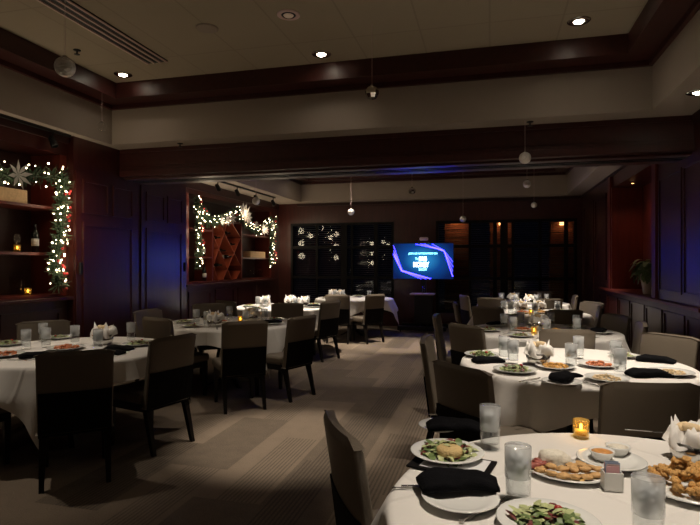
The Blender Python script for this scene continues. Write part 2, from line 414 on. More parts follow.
# header beam between the rooms, with stepped moulding
b = B(); b.box(XL, XR, YH0, YH1, 2.60, WH)
b.box(XL+.5, XR, YH0-.035, YH0, 2.60, 2.68); b.box(XL+.5, XR, YH0-.018, YH0, 2.68, 2.72); b.box(XL+.5, XR, YH0-.02, YH0, 2.90, ZS)
b.box(XL+.5, XR, YH0+.06, YH0+.2, 2.575, 2.60); b.box(XL+.5, XR, YH1-.2, YH1-.06, 2.575, 2.60); b.box(XL+.5, XR, YH1, YH1+.03, 2.60, 2.70)
struct('trim_4', b, 'wood_h', .004)
b = B(); b.box(XP, XR, YH0+.24, YH0+.27, 2.572, 2.60); b.box(XP, XR, YH0+.33, YH0+.36, 2.572, 2.60); struct('trim_5', b, 'black_metal')
# wood cornice round the wall top below the soffit
b = B(); b.box(XR-.03, XR, YR, YH0-.04, 2.86, ZS); b.box(XR-.03, XR, YH1+.03, YB, 2.92, ZS); b.box(XP, XR-.03, YB-.03, YB, 2.88, ZS)
b.box(XN, XN+.03, YR, 5.19, 2.86, ZS); b.box(XL, XL+.03, 7.58, YB-.03, 2.80, ZS)
struct('trim_6', b, 'dark_wood', .004)
def tray(n, x0, x1, y0, y1, X0, X1, Y0, Y1):
    b = B()
    for (a, b_, c, d) in ((X0, x0, Y0, Y1), (x1, X1, Y0, Y1), (x0, x1, Y0, y0), (x0, x1, y1, Y1)): b.box(a, b_, c, d, ZS, 3.42)
    struct('ceiling_soffit_%s' % n, b, 'plaster')
    b = B(); o = .27
    for (a, b_, c, d) in ((X0, x0+o, Y0, Y1), (x1-o, X1, Y0, Y1), (x0+o, x1-o, Y0, y0+o), (x0+o, x1-o, y1-o, Y1)):
        b.box(a, b_, c, d, 3.42, ZC)
    q = .04
    for (a, b_, c, d) in ((x0+.0, x0+q, y0+q, y1-q), (x1-q, x1, y0+q, y1-q), (x0, x1, y0, y0+q), (x0, x1, y1-q, y1)):
        b.box(a, b_, c, d, 3.37, 3.42)
    struct('trim_%s' % ('7' if n == 'near' else '8'), b, 'wood_h')
tray('near', -4.5, 1.5, -1.6, 5.7, -5.7, XR+.05, YR, YH0)
tray('far', -4.4, 1.6, 7.1, 12.3, -5.7, XR+.05, YH1, YB)
struct('ceiling', B().box(-5.7, 2.6, YR-.2, YB+.25, ZC, ZC+.15), 'ceiling_tile')

# ------------------------------------------------------------------ ceiling fittings + lights
def spot(loc, power, ang, blend=.6, col=(1, .87, .72), size=.05, aim=None):
    l = bpy.data.lights.new('spot', 'SPOT'); l.energy = power*(1.5 if ang < 120 else .4); l.spot_size = math.radians(ang); l.spot_blend = blend
    l.color = col; l.shadow_soft_size = size
    o = bpy.data.objects.new('spot_lamp', l); COL.objects.link(o); o.location = loc
    if aim is not None: o.rotation_euler = (Vector(aim)-Vector(loc)).to_track_quat('-Z', 'Y').to_euler()
    return o
dlast = [None]
def downlight(x, y, z, label, power, ang=70, lit=True, blend=.7, tilt=(0, 0), wide=0):
    root = thing('recessed_downlight', label, 'ceiling light', (x, y, z)); dlast[0] = root
    B().lathe([(.060, -.004), (.085, -.010), (.098, -.006), (.098, 0), (.06, 0)], 28).build('trim_ring', 'chrome' if lit else 'trim_white', root, smooth=True)
    B().lathe([(.062, -.006), (.055, -.012), (.045, -.004)], 24).build('reflector', 'chrome' if lit else 'black_metal', root, smooth=True)
    B().lathe([(.044, -.007), (.036, -.016), (0, -.019)], 20).build('lamp', 'lamp_face' if lit else 'dim_lamp', root, smooth=True)
    if power:
        spot((x, y, z-.05), power, ang, blend, aim=(x+tilt[0], y+tilt[1], 0))
    if wide:
        spot((x, y, z-.05), wide, 150, 1, aim=(x, y, 0), size=.12)  # wide fill spot added at the fixture to lift the ambient light
K = 1.0
downlight(.75, 5.04, ZC, 'bright round downlight near the right end of the ceiling panel', 150*K, 60, wide=14)
downlight(-1.64, 5.19, ZC, 'small bright downlight beside the middle of the far crown moulding', 60*K, 60, wide=14)
downlight(-1.65, 4.3, ZC, 'dark-looking recessed downlight above the aisle, nearest the camera', 290*K, 34, lit=False)
downlight(-3.96, 5.2, ZC, 'downlight at the left end of the ceiling by the air slot', 22*K, 70, wide=8)
downlight(1.72, 5.18, ZS, 'downlight in the lowered soffit at the right edge', 10*K, 60)
for (x, y, p, a) in ((.58, 1.78, 175, 54), (.8, 9.4, 360, 60), (-1.57, 9.75, 520, 36), (.85, 3.95, 170, 62), (-3.35, 9.0, 620, 54), (-1.75, 7.6, 130, 46), (.8, 6.9, 150, 58), (-3.9, 11.4, 60, 60), (-2.9, 11.0, 190, 44), (-3.9, 3.15, 75, 66), (-1.7, .3, 90, 60), (.7, -.6, 60, 70)):
    downlight(x, y, ZC, 'recessed downlight out of sight above the tables', p*K, a, wide=8); dlast[0]['group'] = 'downlights out of sight'
# linear slot diffuser
r = thing('air_slot', 'long linear air slot with four dark gaps in the ceiling', 'vent', (-3.36, 4.1, ZC))
B().box(-.12, .12, -1.0, .86, -.012, 0).build('frame', 'black_metal', r)
for k in range(4): B().box(-.12+k*.074, -.12+k*.074+.018, -1.0, .86, -.022, -.010).build('slat', 'trim_white', r)
t = B().lathe([(.10, 0), (.10, -.006), (.085, -.010), (0, -.010)], 28).build('speaker_grille', 'plaster', loc=tuple(at(207, 28, ZC)), smooth=True)
tag(t, 'faint round flush disc in the ceiling near the air slot', 'speaker')
def sprinkler(loc, label):
    r = thing('fire_sprinkler', label, 'sprinkler', loc)
    B().lathe([(.035, 0), (.035, -.006), (.012, -.010)], 16).build('escutcheon', 'black_metal', r, smooth=True)
    B().cyl(0, 0, -.04, -.008, .008, 8).build('body', 'black_metal', r)
    B().lathe([(.028, -.042), (.028, -.045), (0, -.047)], 10).build('deflector', 'black_metal', r)
def soff(u, Y): return (at_y(u, Y), Y, ZS)
sprinkler(tuple(at(77, 50, ZC)), 'dark sprinkler head on the ceiling near the leftmost hanging ball')
sprinkler(soff(180, 5.85), 'small sprinkler under the soffit at left above the beam')
sprinkler(soff(530, 5.85), 'small sprinkler under the soffit at right above the beam')
# hanging ornaments: (u, v, radius m, distance along view, ceiling z)
def ornament(u, v, dist, r, ztop, label, mt='mercury', faceted=False):
    x = (u-350)/F; p = Vector((dist*(-math.sin(YAW)+math.cos(YAW)*x), dist*(math.cos(YAW)+math.sin(YAW)*x), H+(262.5-v)/F*dist))
    root = thing('hanging_ornament', label, 'ornament', p)
    if faceted: B().lathe([(0, -r), (r*.7, -r*.72), (r*.98, -r*.2), (r*.98, r*.3), (r*.66, r*.78), (0, r)], 8).build('ball', mt, root)
    else: B().blob((0, 0, 0), (r, r, r), 1, 0, 24, 16).build('ball', mt, root, smooth=True)
    B().lathe([(r*.2, r*.96), (r*.22, r*1.12), (r*.1, r*1.2), (0, r*1.22)], 10).build('cap', 'steel', root, smooth=True)
    B().tube([(0, 0, r*1.15), (0, 0, ztop-p.z)], .0016, 4).build('string', 'trim_white', root)
ornament(65, 67, 3.05, .056, ZC, 'largest textured ball hanging at the upper left')
ornament(102, 127, 6.1, .055, ZC, 'clear ball hanging by the left corner of the soffit', 'glass')
ornament(372, 93, 4.75, .062, ZC, 'faceted crystal ball hanging at upper centre', 'chrome', True)
ornament(525, 158, 5.5, .060, ZS, 'mottled ball hanging in front of the beam')
ornament(527, 184, 7.9, .058, ZC, 'mottled ball just below the beam, middle of three in a line')
ornament(534, 205, 10.2, .055, ZC, 'lowest of the three mottled balls hanging in a line')
ornament(412, 191, 8.4, .055, ZC, 'small faceted drop hanging above the screen', 'chrome', True)
ornament(351, 212, 11.5, .07, ZC, 'pale ball hanging before the left back window')
ornament(463, 219, 11.5, .07, ZC, 'pale ball hanging before the window right of the screen')
ornament(256, 201, 8.6, .062, ZC, 'shiny ball hanging beside the far track light')
# tracks
def track(x, y0, y1, heads, label, group):
    r = thing('track_light', label, 'track light', (x, (y0+y1)/2, ZS)); h = (y1-y0)/2
    B().box(-.018, .018, -h, h, -.03, 0).build('rail', 'black_metal', r)
    for hy, pw in heads:
        ly = hy-(y0+y1)/2
        hd = B(); hd.cyl(0, ly, -.09, -.03, .010, 8); hd.m = Matrix.Translation((0, ly, -.13)) @ Matrix.Rotation(-.5, 4, 'Y')
        hd.lathe([(.028, .06), (.034, .05), (.040, -.06), (.034, -.062), (.03, -.03), (0, -.02)], 16)
        hd.build('lamp_head', 'black_metal', r, auto=.6)
        if pw: spot((x-.03, hy, ZS-.21), pw, 75, .8, col=(1, .55, .28), aim=(x-.4, hy, 2.0), size=.03)
track(-4.62, 1.2, 5.15, ((2.2, 3), (3.6, 3), (4.9, 2.5)), 'black track rail with lamp heads along the near left soffit', None)
track(-4.62, 8.0, 11.2, ((8.6, 1.5), (9.35, 3.5), (10.2, 4), (11.1, 2)), 'black track rail with lamp heads above the far wine shelves', None)
# accent lamp for right niche
spot((XR+.15, 9.0, 2.68), 3, 110, .8, col=(1, .55, .35), aim=(XR+.25, 9.3, 1.1))
r = thing('niche_downlight', 'tiny lamp in the top of the right wall niche', 'lamp', (XR+.15, 9.0, 2.72))
B().lathe([(.03, 0), (.03, -.02), (0, -.021)], 14).build('housing', 'black_metal', r)
B().lathe([(.02, -.022), (0, -.026)], 12).build('lamp', 'sconce', r)

# ------------------------------------------------------------------ display units
def display_unit(y0, label, X_L, wall_len=3.8):
    r = thing('display_shelf', label, 'shelf', (X_L, y0, NZ0)); D = ND-.004; hh = NZ1-NZ0
    B().box(-D, -D+.02, .01, wall_len-.01, .004, hh-.004).build('back_panel', 'dark_wood', r)  # darker wood than the sides puts the recess shade into the colour
    B().box(-D+.02, -.0, .002, .10, .002, hh-.002).build('side_panel', 'niche_wood', r); B().box(-D+.02, 0, wall_len-.10, wall_len-.002, .002, hh-.002).build('side_panel', 'niche_wood', r)
    B().box(-D+.02, 0, .10, wall_len-.10, .002, .028).build('bottom_board', 'niche_wood', r)
    for yy in (.98, 2.22): B().box(-D+.02, -.02, yy-.025, yy+.025, .028, 1.20).build('divider', 'niche_wood', r)
    for a0, a1, z in ((.10, .955, .46), (1.0, 2.2, 1.2), (2.245, 3.7, .46), (.10, .955, .97), (2.245, 3.7, .97)):
        B().box(-D+.02, -.015, a0, a1, z, z+.03).build('shelf_board', 'niche_wood', r)
    # lattice wine rack: crossed boards
    A0, A1, Z0, Z1 = 1.02, 2.18, .03, 1.18; cx_, cz_ = (A0+A1)/2, (Z0+Z1)/2
    hw, hz = (A1-A0)/2, (Z1-Z0)/2
    segs = [((cx_-hw, Z0+hz*.5), (cx_-hw*0, Z1+0)), ((A0, Z0+hz*.5), (cx_-hw*.67, Z0)),
            ((A0, Z0+hz*1.5), (cx_+hw*.33, Z0)), ((A0+hw*.35, Z1), (A1, Z0+hz*.5)), ((cx_-hw*.33, Z0), (A1, Z0+hz*1.5)), ((cx_+hw*.67, Z0), (A1, Z0+hz*.3)), ((cx_+hw*.35, Z1), (A1, Z1-hz*.45))]
    for (p, q) in segs:
        d = Vector((0, q[0]-p[0], q[1]-p[1])).normalized(); n_ = Vector((0, -d.z, d.y))*.007; P0 = Vector((0, *p)); Q0 = Vector((0, *q))
        vs = [P0-n_+Vector((-.36, 0, 0)), P0-n_+Vector((-.03, 0, 0)), P0+n_+Vector((-.03, 0, 0)), P0+n_+Vector((-.36, 0, 0))]
        vs += [v+(Q0-P0) for v in vs]
        B().add(vs, [(0,3,2,1),(4,5,6,7),(0,1,5,4),(1,2,6,5),(2,3,7,6),(3,0,4,7)]).build('lattice_board', 'rack_wood', r)
    return r
display_unit(UN[0], 'built-in dark wood shelves with garland at the near left wall', XN)
display_unit(UF[0], 'built-in shelves with a diamond wine rack on the far left wall', XL)

def wine_bottle(loc, label, group=None, lie=None):
    r = thing('wine_bottle', label, 'bottle', loc, 0, group)
    B().lathe([(.0, 0), (.037, .002), (.038, .19), (.030, .225), (.014, .25), (.013, .305), (.015, .31), (0, .312)], 18).build('bottle_body', 'bottle_glass', r, smooth=True)
    B().lathe([(.0385, .07), (.0385, .15)], 18).build('label_band', 'label_paper', r, smooth=True)
    B().lathe([(.0145, .255), (.0155, .30), (0, .314)], 12).build('foil_cap', 'black_metal', r, smooth=True)
    if lie is not None: r.rotation_euler = lie
    return r
zb = NZ0+.029; z1 = NZ0+.491; z2 = NZ0+1.001
def wy(u, X_L=-5.1): # y on the left wall plane just inside the shelf seen at column u
    x = (u-350)/F; return (X_L-.15)*(math.cos(YAW)+math.sin(YAW)*x)/(-math.sin(YAW)+math.cos(YAW)*x)
wine_bottle((XN-.12, wy(33, XN), z1), 'wine bottle on the middle shelf of the near left wall unit')
wine_bottle((XL-.12, wy(202), z1), 'wine bottle with pale label on the far unit, upper left bay')
wine_bottle((XL-.12, wy(203), zb), 'wine bottle with pale label on the far unit, lower left bay')
for i, (yy, zz) in enumerate(((9.85, .62), (10.12, .50), (9.62, .87), (10.05, .98), (9.7, .33), (10.25, .76))):
    wine_bottle((XL-.33, yy, NZ0+zz), 'wine bottle lying in the diamond rack, neck outward', 'bottles lying in the wine rack', lie=(0, PI/2, 0))
def wine_glass(loc, label, group):
    r = B().lathe([(0, 0), (.032, .002), (.004, .008), (.0035, .07), (.012, .085), (.034, .12), (.034, .15), (.027, .19), (.0255, .19), (.032, .15), (.032, .12), (0, .09)], 16).build('wine_glass', 'glass', loc=loc, smooth=True)
    return tag(r, label, 'glass', group)
for k, u in enumerate((249, 253, 257, 261)): wine_glass((XL-.14, wy(u), zb), 'stemmed glass on the bottom right shelf of the far wall unit', 'stemmed glasses on the far unit')
wine_glass((XN-.15, wy(17, XN), z1), 'stemmed glass on the near left unit beside the wine bottle', None)
def deco_box(y0, y1, z, label, X_L=-5.1):
    r = thing('wooden_crate', label, 'crate', (X_L-.13, (y0+y1)/2, z)); h = (y1-y0)/2
    b = B(); b.box(-.09, .09, -h, h, 0, .015); b.box(.075, .09, -h, h, .015, .14); b.box(-.09, -.075, -h, h, .015, .14)
    b.build('crate_body', 'box_wood', r); 
    for s in (-1, 1): B().box(-.075, .075, s*h-.015 if s > 0 else -h, h if s > 0 else -h+.015, .015, .14).build('end_board', 'box_wood', r)
deco_box(3.9, 4.68, z2, 'pale wooden crate on the near left shelf under the garland', XN)
deco_box(wy(246), wy(261), z1, 'pale wooden crate on the far unit, right bay')

# garland: greenery on a path with bulbs, bow and berries
def garland(path, label, seed, dens=420, nbulb=90, wid=.10, flowers=()):
    rg = random.Random(seed); pts = [Vector(p) for p in path]
    L_ = [0]
    for a, b_ in zip(pts, pts[1:]): L_.append(L_[-1]+(b_-a).length)
    T = L_[-1]
    def pt(t):
        t = max(0, min(T-1e-4, t))
        for i in range(len(pts)-1):
            if L_[i+1] >= t: return pts[i].lerp(pts[i+1], (t-L_[i])/(L_[i+1]-L_[i]))
    root = thing('lit_garland', label, 'garland', pts[0]); o = pts[0]
    B().tube([pt(T*k/60)-o for k in range(61)], .012, 5).build('stem', 'pine', root)
    g = B()
    for k in range(int(T*dens)):
        c = pt(rg.uniform(0, T))-o
        d = Vector((rg.gauss(0, 1), rg.gauss(0, 1), rg.gauss(0, 1))).normalized()
        if d.x < -.2: d.x *= .4
        e_ = c+d*wid*rg.uniform(.5, 1.25); a = Vector((rg.gauss(0, 1), rg.gauss(0, 1), rg.gauss(0, 1))).normalized()*.010
        mid = c.lerp(e_, .55)
        g.add([c-a*.3, mid-a, e_, mid+a], [(0, 1, 2, 3)])
        for s in (-1, 1):
            q = c.lerp(e_, rg.uniform(.3, .8)); w_ = d.cross(a).normalized()*s*.035+d*.02
            g.add([q-a*.25, q+w_, q+a*.25], [(0, 1, 2)])
    g.build('greenery', 'pine', root)
    bm_ = B().blob((0, 0, 0), (.007, .007, .007), 0, 0, 8, 6).mesh('bulb', 'bulb', True)
    for k in range(nbulb):
        c = pt(T*(k+rg.random())/nbulb)-o; d = Vector((rg.uniform(-.1, 1), rg.gauss(0, .7), rg.gauss(0, .7))).normalized()
        ob = bpy.data.objects.new('light_bulb', bm_); COL.objects.link(ob); ob.parent = root; ob.location = c+d*wid*rg.uniform(.5, 1.1)
        s = rg.uniform(.7, 1.45); ob.scale = (s, s, s)
    for t, size in flowers:
        c = pt(T*t)-o+Vector((wid*.9, 0, 0)); f = B()
        for k in range(8):
            a = 2*PI*k/8+.2; f.add([c, c+Vector((.02, math.cos(a-.3)*size*.5, math.sin(a-.3)*size*.5)), c+Vector((.035, math.cos(a)*size, math.sin(a)*size)), c+Vector((.02, math.cos(a+.3)*size*.5, math.sin(a+.3)*size*.5))], [(0, 1, 2, 3)])
        f.build('poinsettia', 'bow_white', root, label='white poinsettia bloom')
    bme = B().blob((0, 0, 0), (.016, .016, .016), 1, 0, 8, 6).mesh('berry', 'red_berry', True)
    for k in range(14):
        ob = bpy.data.objects.new('red_berry', bme); COL.objects.link(ob); ob.parent = root
        ob.location = pt(rg.uniform(0, T))-o+Vector((wid*.8, rg.uniform(-.06, .06), rg.uniform(-.06, .06)))
    for t in (.2, .5, .8):
        l = bpy.data.lights.new('bulbs', 'POINT'); l.energy = 2.6; l.color = (1, .80, .55); l.shadow_soft_size = .08
        ob = bpy.data.objects.new('bulb_glow', l); COL.objects.link(ob); ob.location = pt(T*t)+Vector((.22, 0, 0))
gx = XL+.06
def swag(y0, y1, z, dip, n=8): return [(gx, y0+(y1-y0)*k/n, z-dip*math.sin(PI*k/n)) for k in range(n+1)]
gx = XN+.06
garland([(gx, 1.6, 1.35), (gx, 1.6, 2.0), (gx, 1.6, 2.62)]+swag(1.7, 3.3, 2.5, .12)+swag(3.4, 4.98, 2.46, .10), 'twinkling garland across the top of the near left shelves', 3, nbulb=95, flowers=((.865, .15), (.45, .15)), wid=.14)
garland([(gx, 5.05, 2.50), (gx, 5.03, 2.2), (gx, 5.02, 1.8), (gx, 4.93, 1.5), (gx, 5.0, 1.24)], 'garland hanging down beside the dark panels at the near left shelves', 5, dens=620, nbulb=60, wid=.13)
gx = XL+.06
garland([(gx, 8.62, 1.42), (gx, 8.66, 1.9), (gx, 8.60, 2.66)], 'garland hanging down the left side of the far wine shelves', 8, dens=520, nbulb=42, wid=.12)
garland([(gx, 8.68, 2.42), (gx, 9.0, 2.26), (gx, 9.45, 2.30), (gx, 9.9, 2.44), (gx, 10.2, 2.56), (gx, 10.5, 2.40), (gx, 11.0, 2.24), (gx, 11.4, 2.24), (gx, 11.9, 2.46)], 'garland swagged over the diamond wine rack', 9, dens=620, nbulb=95, wid=.15, flowers=((.46, .20), (.51, .24), (.55, .15), (.78, .16), (.83, .12), (.25, .13), (.31, .15), (.18, .10), (.66, .11), (.94, .12)))  # blooms multiplied and enlarged to whiten the swag like bulb glare
garland([(gx, 12.0, 2.55), (gx, 12.02, 2.0), (gx, 11.95, 1.45)], 'garland hanging down the right side of the far wine shelves', 10, dens=560, nbulb=44, wid=.14)

# ------------------------------------------------------------------ votive candle
def votive(loc, label, power=.25, group=None):
    r = thing('votive_candle', label, 'candle', loc, 0, group)
    B().lathe([(0, 0), (.028, 0), (.033, .004), (.034, .075), (.031, .075), (.029, .012), (0, .010)], 20).build('glass_holder', 'amber', r, smooth=True)
    B().lathe([(0, .011), (.026, .011), (.026, .030), (0, .031)], 16).build('wax', 'wax', r, smooth=True)
    B().blob((0, 0, .045), (.006, .006, .014), 0, 0, 8, 8).build('flame', 'flame', r, smooth=True)
    l = bpy.data.lights.new('candle', 'POINT'); l.energy = power*.5; l.color = (1, .66, .25); l.shadow_soft_size = .02
    o = bpy.data.objects.new('candle_glow', l); COL.objects.link(o); o.location = (loc[0], loc[1], loc[2]+.062)
    return r
votive((XN-.12, wy(15, XN), z1), 'small amber candle on the middle shelf of the near left unit', .15)
votive((XN-.10, wy(24, XN), zb), 'small amber candle in the bottom of the near left unit', .3)
r = B().lathe([(0, 0), (.075, 0), (.08, .01), (.08, .2), (.076, .2), (.074, .016), (0, .014)], 24).build('glass_vase', 'glass', loc=(XN-.26, wy(26, XN), zb), smooth=True)
tag(r, 'clear glass cylinder behind the candle on the near left ledge', 'vase')

# plant in right niche
py_ = 8.0
r = thing('potted_plant', 'leafy plant in a pale flared pot on the right wall ledge', 'plant', (XR+.12, py_, 1.0755))
B().lathe([(0, 0), (.075, 0), (.078, .02), (.10, .17), (.135, .28), (.125, .28), (.09, .2), (0, .19)], 24).build('pot', 'pot', r, smooth=True)
g = B(); rg = random.Random(4)
for k in range(110):
    a = rg.uniform(0, 2*PI); q = rg.uniform(.02, .14); g.leaf((math.cos(a)*q, math.sin(a)*q, rg.uniform(.24, .42)), rg.uniform(.10, .17), .07, a+rg.uniform(-.5, .5), rg.uniform(-.2, .9), .5)
g.build('foliage', 'leaf_a', r)
g = B()
for k in range(9):
    a = k*.7; q = .10; g.leaf((math.cos(a)*q, math.sin(a)*q, .42+.02*(k % 3)), .14, .07, a, .2, .3)
g.build('pale_leaves', 'leaf_b', r)

# ------------------------------------------------------------------ screen on stand
tvc = Vector((at_y(423, 11.85), 11.85, 1.53)); trz = math.radians(3)
r = thing('television', 'wide screen showing a blue game show slide before the windows', 'television', tvc, trz)
TW, TH = .665, .40
B().box(-TW, TW, 0, .05, -TH, TH).build('screen_case', 'black_plastic', r, bevel=.006)
B().add([(-TW+.012, -.002, -TH+.012), (TW-.012, -.002, -TH+.012), (TW-.012, -.002, TH-.012), (-TW+.012, -.002, TH-.012)], [(0, 1, 2, 3)]).build('screen_picture', 'screen', r)
def ray(pts, w, mt, dy=-.004):
    b = B()
    for (p, q) in zip(pts, pts[1:]):
        p = Vector((p[0], dy, p[1])); q = Vector((q[0], dy, q[1])); d = (q-p).normalized(); n_ = Vector((-d.z, 0, d.x))*w
        b.add([p-n_, q-n_, q+n_, p+n_], [(0, 1, 2, 3)])
    return b
def sp_(x, y):   # screen coords from the 700x494 zoom of the photo
    return ((x-347)/610*2*TW*.97, (292-y)/340*2*TH*.97)
lines = ray([sp_(45, 175), sp_(135, 385), sp_(400, 462)], .007, 'x').v
def rays(lst, w, mt, name, dy):
    b = B()
    for l in lst: s = ray([sp_(*p) for p in l], w, mt, dy); b.add(s.v, s.f)
    b.build(name, mt, r, label='glowing violet lines on the screen')
rays([[(40, 140), (130, 380), (430, 460)], [(42, 190), (125, 390), (380, 462)], [(45, 240), (120, 385), (330, 462)], [(46, 200), (100, 300), (135, 390)],
      [(652, 440), (560, 190), (270, 128)], [(650, 390), (565, 195), (320, 126)], [(652, 345), (560, 200), (420, 150), (360, 126)], [(650, 300), (560, 190), (440, 128)]], .0045, 'tv_line', 'light_streaks', -.0035)
rays([[(40, 220), (130, 385), (420, 460)], [(650, 440), (560, 190), (440, 155)]], .0075, 'tv_core', 'bright_streak', -.005)
def text(s, x, z, size, mt, name, parent, dy, sx=1, bold=.0):
    c = bpy.data.curves.new('t', 'FONT'); c.body = s; c.size = size; c.align_x = 'CENTER'; c.align_y = 'CENTER'; c.offset = bold; c.resolution_u = 3
    o = bpy.data.objects.new('t', c); COL.objects.link(o)
    bpy.context.view_layer.update()
    me = bpy.data.meshes.new_from_object(o.evaluated_get(bpy.context.evaluated_depsgraph_get())); bpy.data.objects.remove(o)
    me.materials.clear(); me.materials.append(M[mt]); me.name = name
    k = bpy.data.objects.new(name, me); COL.objects.link(k); k.parent = parent; k.location = (x, dy, z); k.rotation_euler = (PI/2, 0, 0); k.scale = (sx, 1, 1)
    return k
def fit(word, cxp, cyp, wp, hp, mt, name, bold):
    X0, Z0 = sp_(cxp, cyp); k = text(word, X0, Z0, .1, mt, name, r, -.006, 1, bold)
    xs = [v.co.x for v in k.data.vertices]; ys = [v.co.y for v in k.data.vertices]
    sx = wp/610*2*TW*.97/(max(xs)-min(xs)); sy = hp/340*2*TH*.97/(max(ys)-min(ys))
    mx_, my_ = (max(xs)+min(xs))/2, (max(ys)+min(ys))/2
    for v in k.data.vertices: v.co.x = (v.co.x-mx_)*sx; v.co.y = (v.co.y-my_)*sy
fit('JOIN US NATIONWIDE ON', 345, 221, 296, 24, 'tv_text', 'caption_line', .002)
fit('The', 283, 268, 34, 24, 'tv_text', 'title_word', .002)
fit('BIG', 346, 269, 78, 42, 'tv_white', 'title_word', .004)
fit('MONEY', 329, 325, 162, 50, 'tv_white', 'title_word', .004)
fit('SHOW', 346, 371, 84, 26, 'tv_text', 'title_word', .003)
# stand
r = thing('screen_stand', 'black wheeled stand with a small shelf holding the screen', 'stand', (tvc.x, tvc.y+.12, 0))
b = B()
B().box(-.055, .055, -.03, .03, .08, 1.9).build('column', 'black_metal', r, bevel=.005)
B().box(-.2, .2, -.05, .03, .12, .78).build('lower_panel', 'black_metal', r, bevel=.005)
b.bar((-.52, -.36, .085), (.52, -.36, .085), .12, .09).bar((-.52, .22, .085), (.52, .22, .085), .12, .09).bar((0, -.36, .07), (0, .22, .07), .20, .06)
b.build('base_frame', 'black_metal', r, bevel=.01)
for sx in (-.46, .46):
    for sy in (-.36, .22): B().lathe([(.0, -.012), (.03, -.012), (.03, .012), (0, .012)], 14).build('caster', 'black_plastic', r, loc=(sx, sy, .0305)).rotation_euler = (0, PI/2, 0)
B().box(-.26, .26, -.34, .02, .80, .83).build('shelf_board', 'trim_white', r, bevel=.006)
B().box(-.2, .2, -.068, -.03, 1.35, 1.7).build('mounting_plate', 'black_metal', r)
r2 = thing('video_camera', 'white rounded camera bar on top of the screen', 'camera', (tvc.x+.02, tvc.y+.02, 1.93+.0))
b = B(); b.tube([(-.11, 0, .0), (-.13, 0, .055)], .008); b.tube([(.11, 0, .0), (.10, 0, .05)], .008); b.build('foot', 'steel', r2)
B().box(-.10, .09, -.045, .045, .05, .125).build('camera_body', 'trim_white', r2, bevel=.03)
t = B().lathe([(0, 0), (.03, 0), (.036, .16), (.033, .16), (.028, .006), (0, .005)], 18).build('drinking_glass', 'glass', loc=(tvc.x+.02, tvc.y-.1, .831), smooth=True)
tag(t, 'clear glass standing on the small shelf below the screen', 'glass')

# brick pillars outside the windows
struct('exterior_ground', B().box(-12, 9, YB+.26, 20, -.15, -.05), 'asphalt')
def pillar(x, y, label, power):
    r = thing('brick_pillar', label, 'pillar', (x, y, -.05))
    b = B(); z = 0; k = 0
    while z < 3.2:
        o = .0 if k % 2 else .012
        b.box(-.3+o, .3-o, -.2+o, .2-o, z, z+.085); z += .095; k += 1
    b.build('brickwork', 'brick', r); B().box(-.28, .28, -.18, .18, 0, 3.2).build('core', 'plaster', r)
    B().box(-.34, .34, -.24, .24, 3.2, 3.3).build('cap_stone', 'plaster', r)
    B().box(-.06, .06, -.3, -.201, 2.55, 2.62).build('lamp', 'sconce', r)
    spot((x, y-.42, 2.62), power, 130, .9, col=(1, .42, .2), aim=(x, y-.02, 1.7))
pillar(at_y(457, 14.0), 14.0, 'lit brick pillar outside, seen right of the screen', 14)
pillar(at_y(501, 15.2), 15.2, 'lit brick pillar outside behind the middle window bar', 12)
pillar(at_y(561, 15.6), 15.6, 'lit brick pillar outside the rightmost window', 8)

# ------------------------------------------------------------------ chairs
def make_chair():
    r = thing('dining_chair', 'x', 'chair')
    # padded back, leaning slightly, gently curved
    n = 8; vs = []; fs = []; zs = [.36, .46, .56, .66, .76, .84, .885, .905]
    for zi, z in enumerate(zs):
        t = (z-.36)/.545; yb = -.235-.075*t; th = .062-.012*t
        if zi == len(zs)-1: th *= .55
        for side in (1, -1):
            for k in range(n+1):
                x = -.235+.47*k/n; cv = -.030*(1-(2*k/n-1)**2)*t
                e_ = .75 if k in (0, n) else 1
                vs.append((x*(1-.03*(1-t)), yb+cv+side*th/2*e_, z-(.012 if k in (0, n) and zi >= len(zs)-2 else 0)))
    W = 2*(n+1)
    for zi in range(len(zs)-1):
        o = zi*W
        for k in range(n):
            fs.append((o+k, o+k+W, o+k+1+W, o+k+1)[::-1]); a = o+n+1+k; fs.append((a, a+1, a+1+W, a+W)[::-1])
        fs.append((o, o+n+1, o+n+1+W, o+W)[::-1]); fs.append((o+n, o+n+W, o+2*n+1+W, o+2*n+1)[::-1])
    o = (len(zs)-1)*W
    for k in range(n):
        fs.append((o+k, o+n+1+k, o+n+2+k, o+k+1)); fs.append((k, k+1, n+2+k, n+1+k))
    bk = B().add(vs, fs).build('backrest', 'taupe', r, bevel=.012)
    # dark lower panel on the rear of the back
    vs = []
    for z in (.34, .64):
        t = (z-.36)/.545; yb = -.235-.075*t-(.062-.012*t)/2
        for k in range(n+1):
            x = -.222+.444*k/n; cv = -.030*(1-(2*k/n-1)**2)*t; vs += [(x, yb+cv+.004, z), (x, yb+cv-.007, z)]
    m_ = 2*(n+1); fs = []
    for k in range(n):
        a = 2*k; fs += [(a, a+2, a+2+m_, a+m_), (a+1, a+1+m_, a+3+m_, a+3), (a+m_, a+2+m_, a+3+m_, a+1+m_), (a, a+1, a+3, a+2)]
    fs += [(0, m_, m_+1, 1), (2*n, 2*n+1, 2*n+1+m_, 2*n+m_)]
    B().add(vs, fs).build('lower_back_panel', 'back_cloth', r)
    B().box(-.232, .232, -.20, .235, .385, .475).build('seat', 'taupe', r, bevel=.028)
    B().box(-.215, .215, -.22, .215, .325, .388).build('seat_frame', 'leg_wood', r, bevel=.004)
    for sx in (-1, 1):
        B().taper((sx*.195, .19, 0), (sx*.195, .19, .33), .030, .045).build('leg', 'leg_wood', r)
        B().taper((sx*.200, -.315, 0), (sx*.195, -.225, .36), .030, .046).build('leg', 'leg_wood', r)
    return r
chair0 = make_chair(); used = [False]
